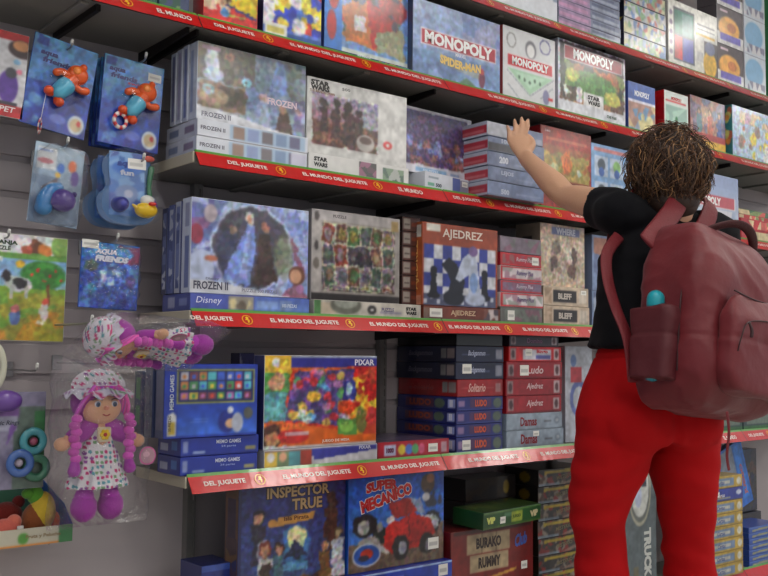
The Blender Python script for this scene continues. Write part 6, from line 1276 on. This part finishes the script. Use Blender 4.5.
def spline(keys,m=6):
    out=[]
    for i in range(len(keys)-1):
        for k in range(m):
            t=k/m; t=t*t*(3-2*t)*.5+t*.5
            a,b=keys[i],keys[i+1]; out.append((a[0].lerp(b[0],t),a[1]*(1-t)+b[1]*t,a[2]*(1-t)+b[2]*t,a[3].lerp(b[3],t)))
    out.append(keys[-1]); return out
SA=(sh_r-sh_l); SA.z=0; SA.normalize()
chest=(sh_l+sh_r)/2
pel=Vector((0,0,PC.z))
def tor(t,z):  # centre line of the trunk
    c=pel.lerp(chest,t); return Vector((c.x,c.y,z))
zc=pel.z; zs=(sh_l.z+sh_r.z)/2
torso_keys=lambda e:[(tor(0,zc-.05),.135+e,.10+e,RT),(tor(0,zc+.03),.150+e,.105+e,RT),(tor(.3,zc+.16),.145+e,.105+e,RT),(tor(.6,zc+.30),.150+e,.105+e,SA),(tor(.85,zs-.10),.165+e,.108+e,SA),(tor(1,zs-.02),.150+e,.085+e,SA),(tor(1,zs+.025),.09+e,.065+e,SA)]
knL=hipL.copy(); knL.z=.50; kl_=q(601,565,2.60); knL.x,knL.y=kl_.x,kl_.y; knR=hipR.copy(); knR.z=.50; kr_=q(688,565,2.66); knR.x,knR.y=kr_.x,kr_.y
anL=knL.copy(); anL.z=.09; anR=knR+Vector((.02,-.02,0)); anR.z=.09
# one continuous body
b=MB(); C0=(.76,.57,.45)
ringbody(b,spline(torso_keys(0)),C0)
b.tube([chest+UP*.0,neck-UP*.0,neck.lerp(head,.5),head-UP*.02],[.06,.055,.052,.055],C0,20,sub=3)
hf=Vector((math.sin(math.radians(15)),math.cos(math.radians(15)),.12)).normalized(); hr=hf.cross(UP).normalized(); hu=hr.cross(hf)
HM=Matrix((hr,hf,hu)).transposed()
b.ellipsoid(head+HM@Vector((0,0,.012)),(.074,.092,.105),C0,28,20,HM)
b.ellipsoid(head+HM@Vector((0,.035,-.055)),(.052,.055,.05),C0,20,14,HM)
b.tube([head+HM@Vector((0,.088,.015)),head+HM@Vector((0,.108,-.022))],[.009,.013],C0,10)
b.tube([head+HM@Vector((-.022,.082,-.050)),head+HM@Vector((0,.092,-.050)),head+HM@Vector((.022,.082,-.050))],[.006,.009,.006],C0,8)
for s in (-1,1): b.ellipsoid(head+HM@Vector((s*.075,.0,-.005)),(.010,.020,.030),C0,12,10,HM)
b.tube([tor(1,zs-.03).lerp(sh_l,.5),sh_l,sh_l.lerp(el,.35),sh_l.lerp(el,.75),el,el.lerp(wr,.3),el.lerp(wr,.7),wr],[.05,.056,.050,.043,.038,.040,.031,(.028,.022)],C0,24,hint=RT,sub=4)
up=(kn-wr).normalized(); nrm=Vector((-.55,-.82,.1)); nrm=(nrm-up*nrm.dot(up)).normalized(); acr=up.cross(nrm).normalized()
if acr.dot(_R)<0: acr=-acr                # towards the picture's right: the thumb side
upf=(q(517,118,3.15)-q(517,138.5,3.125)).normalized()
b.tube([wr-up*.01,wr+up*.02,wr.lerp(kn,.6),kn],[(.024,.020),(.028,.017),(.034,.016),(.035,.013)],C0,24,hint=acr,sub=4)
fing=[(-.027,.056,-.16,.0072),(-.010,.074,-.04,.0080),(.009,.078,.02,.0080),(.026,.068,.08,.0078)]
for off,L,sp,r in fing:
    base=kn+acr*off-up*.018; d=(upf+acr*sp).normalized(); inn=-nrm
    b.tube([base,base+up*.018+d*.0,base+d*(.018+L*.45)+nrm*.002,base+d*(.018+L*.75)+inn*.003,base+d*(.018+L)+inn*.010],[r*1.12,r*1.1,r*1.0,r*.93,r*.78],C0,12,sub=3)
tb=wr+up*.022+acr*.022
b.tube([tb-acr*.012,tb+acr*.014+up*.022,tb+acr*.024+up*.048+(-nrm)*.006,tb+acr*.022+up*.072+(-nrm)*.010],[.016,.0135,.0105,.0085],C0,12,sub=3)
# right arm: down and forward, hidden in front of her
er=sh_r+Vector((-.03,.04,-.27)); wrr=er+Vector((-.05,.10,.10))
b.tube([tor(1,zs-.03).lerp(sh_r,.5),sh_r,sh_r.lerp(er,.5),er,er.lerp(wrr,.5),wrr],[.05,.056,.048,.04,.036,.026],C0,20,sub=4)
b.tube([wrr,wrr+Vector((-.04,.04,.01)),wrr+Vector((-.07,.06,.015))],[.024,(.036,.016),(.034,.013)],C0,16,hint=UP,sub=3)
for k in range(4): s_=wrr+Vector((-.07,.06,.015))+UP*(.028-.018*k); b.tube([s_,s_+Vector((-.035,.02,0)),s_+Vector((-.055,.0,-.004))],[.009,.0085,.007],C0,10,sub=2)
b.tube([wrr+UP*.015,wrr+Vector((-.03,.02,.04)),wrr+Vector((-.06,.02,.05))],[.013,.011,.009],C0,10,sub=2)
for h_,k_,a_ in ((hipL,knL,anL),(hipR,knR,anR)):
    b.tube([Vector((h_.x,h_.y,zc)),h_.lerp(k_,.35),k_,k_.lerp(a_,.3)+(-FWD)*.015,a_],[.072,.062,.050,.050,.036],C0,22,sub=4)
    b.tube([a_+UP*.0,Vector((a_.x,a_.y,.05)),Vector((a_.x,a_.y,.045))+FWD*.13],[.038,.04,.034],C0,16)
o=b.build('tmp',SKIN)
body=evald(o,'body',SKIN,woman,[remesh(.0042,3)])

# T-shirt
t=MB(); ringbody(t,spline([(tor(.20,zc+.185)-RT*.006,.178,.135,RT),(tor(.38,zc+.235)-RT*.008,.172,.130,RT)]+[(a[0]-SA*.012,a[1]+(.036 if a[1]>.14 and a[0].z<zs-.05 else .018),a[2]+.016,a[3]) for a in torso_keys(0)[3:]]),C0)
e1=sh_l.lerp(el,.44)
t.tube([tor(1,zs-.04).lerp(sh_l,.3),sh_l-UP*.004,sh_l.lerp(el,.22)-UP*.004,e1-UP*.008],[.068,.066,.062,.060],C0,28,sub=4,cap=False)
er1=sh_r.lerp(er,.5); t.tube([tor(1,zs-.04).lerp(sh_r,.3),sh_r,er1],[.078,.074,.066],C0,26,sub=4,cap=False)
t.tube([tor(1,zs-.01),neck+UP*.018],[.08,.064],C0,20,cap=False)
o=t.build('tmp',SHIRT)
ts=evald(o,'t_shirt',SHIRT,woman,[remesh(.007,5)])
disp(ts,lambda c: .012*mnoise.noise(Vector((c.x*5,c.y*5,c.z*9+c.x*6)))+.005*mnoise.noise(Vector((c.x*14,c.y*14,c.z*30))))

# trousers: waistband, seat, two legs with folds
t=MB()
hc=(hipL+hipR)/2; HA=(hipR-hipL); HA.z=0; HA.normalize()
ringbody(t,spline([(tor(.30,zc+.222),.150,.118,HA),(tor(.24,zc+.17),.158,.124,HA),(tor(.12,zc+.09),.184,.140,HA),(tor(.0,zc+.0),.203,.150,HA),(Vector((hc.x,hc.y,zc-.045)),.203,.148,HA),(Vector((hc.x,hc.y,zc-.075)),.19,.13,HA)]),C0)
for s in (-1,1): t.ellipsoid(Vector((hc.x,hc.y,zc-.01))+HA*(s*.085)-FWD*.070,(.10,.085,.10),C0)
legs=[]
for h_,k_,a_,s in ((hipL,knL,anL,-1),(hipR,knR,anR,1)):
    top=Vector((hc.x,hc.y,zc-.03))+HA*(s*.098)
    mid=q(*((598,506,2.60) if s<0 else (686,506,2.66)))
    legs.append((top,mid,k_,a_))
    t.tube([top,Vector((top.x,top.y,zc-.11)).lerp(Vector((mid.x,mid.y,zc-.11)),.3),mid,Vector((k_.x,k_.y,.50)),k_.lerp(a_,.45)-FWD*.008,Vector((a_.x,a_.y,.07))],[(.100,.125),(.096,.120),(.074,.098),(.068,.078),(.080,.086),(.085,.09)],C0,34,hint=HA,sub=6)
o=t.build('tmp',TROUS)
tr_=evald(o,'trousers',TROUS,woman,[remesh(.0075,5)])
def folds(c):
    side=(c-hc).dot(HA); z=c.z; s=1 if side>0 else -1
    v=.0
    m=.5+.9*mnoise.noise(Vector((c.x*6+3,c.y*6,z*4)))
    w=math.exp(-((z-.74)/.07)**2); v+=.0042*w*m*math.sin((z+abs(side)*.55)*78+3*mnoise.noise(Vector((c.x*5,c.y*5,z*5))))
    w=math.exp(-((z-.60)/.07)**2); v+=.0040*w*m*math.sin((z-side*.6)*66+1.5+s+3*mnoise.noise(Vector((c.x*4,c.y*4,z*6))))
    w=math.exp(-((z-.50)/.07)**2); v+=.0042*w*m*math.sin((z+side*.65*s)*80+s+3*mnoise.noise(Vector((c.x*5,c.y*5,z*5))))
    v+=.006*mnoise.noise(Vector((c.x*7,c.y*7,c.z*12)))
    v-=.012*math.exp(-((side)/.014)**2)*(1 if zc-.10<z<zc+.10 else 0)*(1 if (c-hc).dot(FWD)<0 else 0)
    v-=.0035*math.exp(-((z-(zc+.160))/.0028)**2)
    return v
disp(tr_,folds)
for s_,(a_) in ((-1,anL),(1,anR)):
    t=MB(); base=Vector((a_.x,a_.y,0))
    t.tube([base+UP*.045-FWD*.06,base+UP*.046,base+UP*.04+FWD*.10,base+UP*.032+FWD*.165],[(.036,.040),(.040,.044),(.045,.036),(.038,.026)],(.1,.1,.1),20,hint=RT,sub=4); t.box((0,0,0),(0.001,.001,.001),(.1,.1,.1))
    sh=MB(); sh.v=[t.v[0]]; sh.c=[t.c[0]]; sh.f=[f for f in t.f if max(f)<len(t.v[0])]; sh.mi=[0]*len(sh.f); sh.n=len(t.v[0])
    v=sh.v[0]; v[:,2]=np.maximum(v[:,2],.004); sh.build('shoe',SHOE,woman,smooth=True)

# curly hair: a rough cap with many loose curls over it
h=MB(); rr=random.Random(11)
hcen=q(668.5,170,2.685)
def hshape(d):                    # d in head frame: x right, y front, z up
    k=1+.13*mnoise.noise(Vector((d.x*2.4,d.y*2.4,d.z*2.4)))+.07*mnoise.noise(Vector((d.x*8,d.y*8,d.z*8)))
    if d.y>.45: k*=1-.30*(d.y-.45)
    return k
HR=Vector((.112,.112,.122))
HC1=(.20,.13,.09)
h.ellipsoid(hcen,(HR.x*.93,HR.y*.93,HR.z*.95),HC1,40,28,HM,fn=hshape)
h.ellipsoid(hcen+HM@Vector((0,-.02,-.088)),(.078,.075,.060),HC1,28,18,HM)
for i in range(1900):
    z=rr.uniform(-.88,1); a=rr.uniform(0,2*math.pi); s=math.sqrt(max(0,1-z*z)); d=Vector((s*math.cos(a),s*math.sin(a),z))
    if d.y>.62 and z<.45: continue
    lowz=.0
    k=hshape(d)*rr.uniform(.88,1.03); p=hcen+HM@Vector((d.x*HR.x*k,d.y*HR.y*k,d.z*HR.z*k))
    nrm_=(HM@d).normalized(); down=(Vector((0,0,-1))*(.9 if z<.8 else .3)+Vector((rr.uniform(-.7,.7),rr.uniform(-.7,.7),rr.uniform(-.3,.3)))); tan=(down-nrm_*down.dot(nrm_)).normalized(); bi=nrm_.cross(tan)
    L=rr.uniform(.045,.095); amp=rr.uniform(.003,.010); tw=rr.uniform(.6,1.5)*2*math.pi; ph=rr.uniform(0,6.28); ns=9; pts=[];rad=[]
    for j in range(ns):
        t_=j/(ns-1); pts.append(p+tan*(L*t_)-nrm_*(L*L*t_*t_*2.6-.004)+(bi*math.cos(tw*t_+ph)+nrm_*math.sin(tw*t_+ph))*amp*(.5+t_*.7)); rad.append(.0014*(1.15-t_*.8))
    u=rr.random(); base=np.array((.25,.165,.115)) if u<.5 else (np.array((.40,.275,.18)) if u<.84 else np.array((.60,.45,.29)))
    h.tube(pts,rad,tuple(base*rr.uniform(.75,1.2)),4,cap=False)
h.build('hair',HAIRM,woman,smooth=True)

# ================================================= backpack
BX0,BX1,BY0,BY1=1.995,2.390,1.225,1.475
zb=P(690,424,BY0)[1]; zt=P(712,228,1.33)[1]
bp=empty('backpack',((BX0+BX1)/2,BY1,zb),'maroon nylon backpack worn on the back of the woman, with loop handle','backpack',None,(-.03,.15,.0))
bw=BX1-BX0; bd=BY1-BY0; bh=zt-zb
def pack(mb,w,d,h,off=(0,0,0),n=44,ex=.42,prof=None):
    V=[];F=[];m_=30
    for j in range(m_+1):
        v=j/m_; 
        k=prof(v) if prof else (1,1,0)
        for i in range(n):
            a=2*math.pi*i/n; cx,sy=math.cos(a),math.sin(a); x=math.copysign(abs(cx)**ex,cx)*w/2*k[0]; y=math.copysign(abs(sy)**ex,sy)*d/2*k[1]
            V.append((off[0]+x,off[1]+y+k[2],off[2]+h*v))
    for j in range(m_):
        for i in range(n): F.append((j*n+i,j*n+(i+1)%n,(j+1)*n+(i+1)%n,(j+1)*n+i))
    F.append(tuple(range(n))[::-1]); F.append(tuple(m_*n+i for i in range(n))); mb.add(V,F,(.4,.1,.13))
def pprof(v):
    e=math.sqrt(max(0,1-(1-v/.26)**2)) if v<.26 else 1; t_=1 if v<.62 else math.sqrt(max(0.02,1-((v-.62)/.40)**2))
    kx=(.62+.38*e)*(.50+.50*t_ if v>.62 else 1)*(1.02-.10*v); ky=(.60+.40*e)*(.35+.65*t_)*(1.0-.12*v)
    return kx,ky,(1-ky)*bd*.35
def packfolds(c):
    return .008*mnoise.noise(Vector((c.x*9,c.y*9,c.z*7)))+.0065*(.3-abs(mnoise.noise(Vector((c.x*13+c.z*9,c.y*13,c.z*14)))))-.003*math.exp(-((c.z-bh*.36)/.004)**2)
m1=MB(); pack(m1,bw,bd,bh,(0,-bd/2,0),prof=pprof); o=m1.build('tmp',BAG); mp=evald(o,'main_compartment',BAG,bp,[remesh(.006,4)]); disp(mp,packfolds)
m1=MB(); pack(m1,bw*.80,.065,bh*.50,(0,-bd-.005,.045),prof=lambda v:((.80+.20*min(1,v/.2)**.5)*(1 if v<.72 else .55+.45*math.sqrt(max(0,1-((v-.72)/.30)**2))),1 if v<.75 else 1-.7*(v-.75)/.25,0)); o=m1.build('tmp',BAG); o_=evald(o,'front_pocket',BAG,bp,[remesh(.006,4)]); disp(o_,packfolds)
m1=MB(); pack(m1,bw*.66,.05,bh*.22,(0,-bd*.80,bh*.56),prof=lambda v:(1,1-.4*v,v*.03)); o=m1.build('tmp',BAG); o_=evald(o,'upper_pocket',BAG,bp,[remesh(.006,4)]); disp(o_,packfolds)
# zips
z=MB(); yy=-bd-.043; 
for rows,hh in (((-.36,.36),bh*.455),):
    z.tube([(-bw*.36,yy+.012,.14),(-bw*.35,yy+.006,bh*.36),(-bw*.27,yy+.006,bh*.445),(0,yy,bh*.475),(bw*.27,yy+.006,bh*.445),(bw*.35,yy+.006,bh*.36)],[(.0018,.0018)]*6,(.1,.1,.1),8,sub=6)
z.build('front_zip',ZIPM,bp,smooth=True)
z=MB(); z.tube([(-bw*.50,-bd*.62,bh*.18),(-bw*.495,-bd*.62,bh*.55),(-bw*.42,-bd*.60,bh*.78),(-bw*.2,-bd*.56,bh*.93),(.0,-bd*.54,bh*.975),(bw*.2,-bd*.56,bh*.93),(bw*.42,-bd*.60,bh*.78)],[.0022]*7,(.1,.1,.1),8,sub=6); z.build('main_zip',ZIPM,bp,smooth=True)
z=MB(); z.tube([(-bw*.33,-bd-.010,bh*.60),(-bw*.1,-bd-.014,bh*.585),(bw*.33,-bd-.010,bh*.60)],[.0022]*3,(.1,.1,.1),8,sub=4); z.build('upper_zip',ZIPM,bp,smooth=True)
for xx,zz_,y_ in ((-bw*.30,bh*.435,-bd-.040),(-bw*.44,bh*.74,-bd*.66)):
    z=MB(); z.tube([(xx,y_-.004,zz_),(xx+.002,y_-.010,zz_-.018),(xx+.001,y_-.010,zz_-.034)],[(.003,.0015),(.004,.002),(.0045,.002)],(.1,.1,.1),8,sub=3); z.build('zip_pull',ZIPM,bp,smooth=True)
# carry handle
z=MB(); z.tube([(-.095,-.105,bh*.90),(-.085,-.150,bh*.965),(-.02,-.185,bh*1.025),(.055,-.185,bh*1.025),(.115,-.165,bh*.96),(.125,-.135,bh*.87),(.125,-.11,bh*.82)],[(.006,.013)]*7,(.4,.1,.13),12,hint=(0,.3,1),sub=6); z.build('carry_handle',mat('dark_handle_webbing',(.26,.06,.08),rough=.6,bump=.2,bscale=200),bp,smooth=True)
# side pocket and bottle
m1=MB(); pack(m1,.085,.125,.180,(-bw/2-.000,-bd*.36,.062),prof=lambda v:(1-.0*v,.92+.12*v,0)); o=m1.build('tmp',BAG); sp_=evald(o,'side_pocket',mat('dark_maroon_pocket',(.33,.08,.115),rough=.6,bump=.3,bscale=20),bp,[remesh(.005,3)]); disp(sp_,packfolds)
# straps, shaped in world space over her shoulder
def strap(pts,wd,nm_,th=.006):
    mb_=MB(); inv=Matrix.Translation(bp.location)@bp.rotation_euler.to_matrix().to_4x4(); inv=inv.inverted()
    P_=[inv@p for p in pts]; hint=(inv.to_3x3()@Vector((1,-.2,0)))
    mb_.tube(P_,[(wd,th)]*len(P_),(.4,.1,.13),12,hint=hint,sub=6); mb_.build(nm_,BAGD,bp,smooth=True)
S=lambda v: v+ORI
out=Vector((-.25,-.97,0))
strap([Vector((BX0+.095,BY1-.02,zt-.035)),S(sh_l.lerp(neck,.50))+Vector((.02,-.085,.035)),S(sh_l.lerp(neck,.50))+Vector((0,-.02,.080)),S(sh_l.lerp(neck,.42))+Vector((0,.07,.045)),S(sh_l.lerp(neck,.42))+Vector((0,.12,-.07)),S(sh_l.lerp(neck,.42))+Vector((0,.10,-.14))],.030,'shoulder_strap')
strap([W(619,236,2.60),W(607,254,2.53),W(608,280,2.49),W(616,308,2.44),W(628,340,2.40),Vector((BX0+.01,BY1-.03,zb+.09))],.017,'lower_strap',.004)
strap([Vector((BX1-.095,BY1-.02,zt-.035)),S(sh_r.lerp(neck,.5))+Vector((0,-.05,.05)),S(sh_r.lerp(neck,.5))+Vector((0,.02,.075)),S(sh_r.lerp(neck,.3))+Vector((0,.10,-.05)),S(sh_r)+Vector((-.04,.10,-.22)),S(tor(.4,zc+.22)+SA*.19)],.028,'shoulder_strap')
strap([W(727,412,2.22),W(729,432,2.22),W(727,455,2.22),W(729,470,2.22)],.0045,'loose_strap_end',.0015)
# bottle, standing in the side pocket
bt=empty('water_bottle',(0,0,0),'turquoise water bottle tucked in the side pocket of the maroon backpack','bottle')
MM=Matrix.Translation(bp.location)@bp.rotation_euler.to_matrix().to_4x4()
bt.location=MM@Vector((-bw/2-.008,-bd*.36,.054)); bt.rotation_euler=(-.03,.15,0)
m1=MB(); m1.tube([(0,0,.030),(0,0,.05),(0,0,.15),(0,0,.175),(0,0,.19)],[.027,.027,.027,.026,.019],(.1,.5,.6),24,sub=2); m1.build('bottle_body',TEAL,bt,smooth=True)
m1=MB(); m1.tube([(0,0,.197),(0,0,.212)],[.022,.022],(.1,.5,.6),24); m1.build('cap',mat('turquoise_cap',(.08,.62,.68),rough=.35),bt,smooth=True)
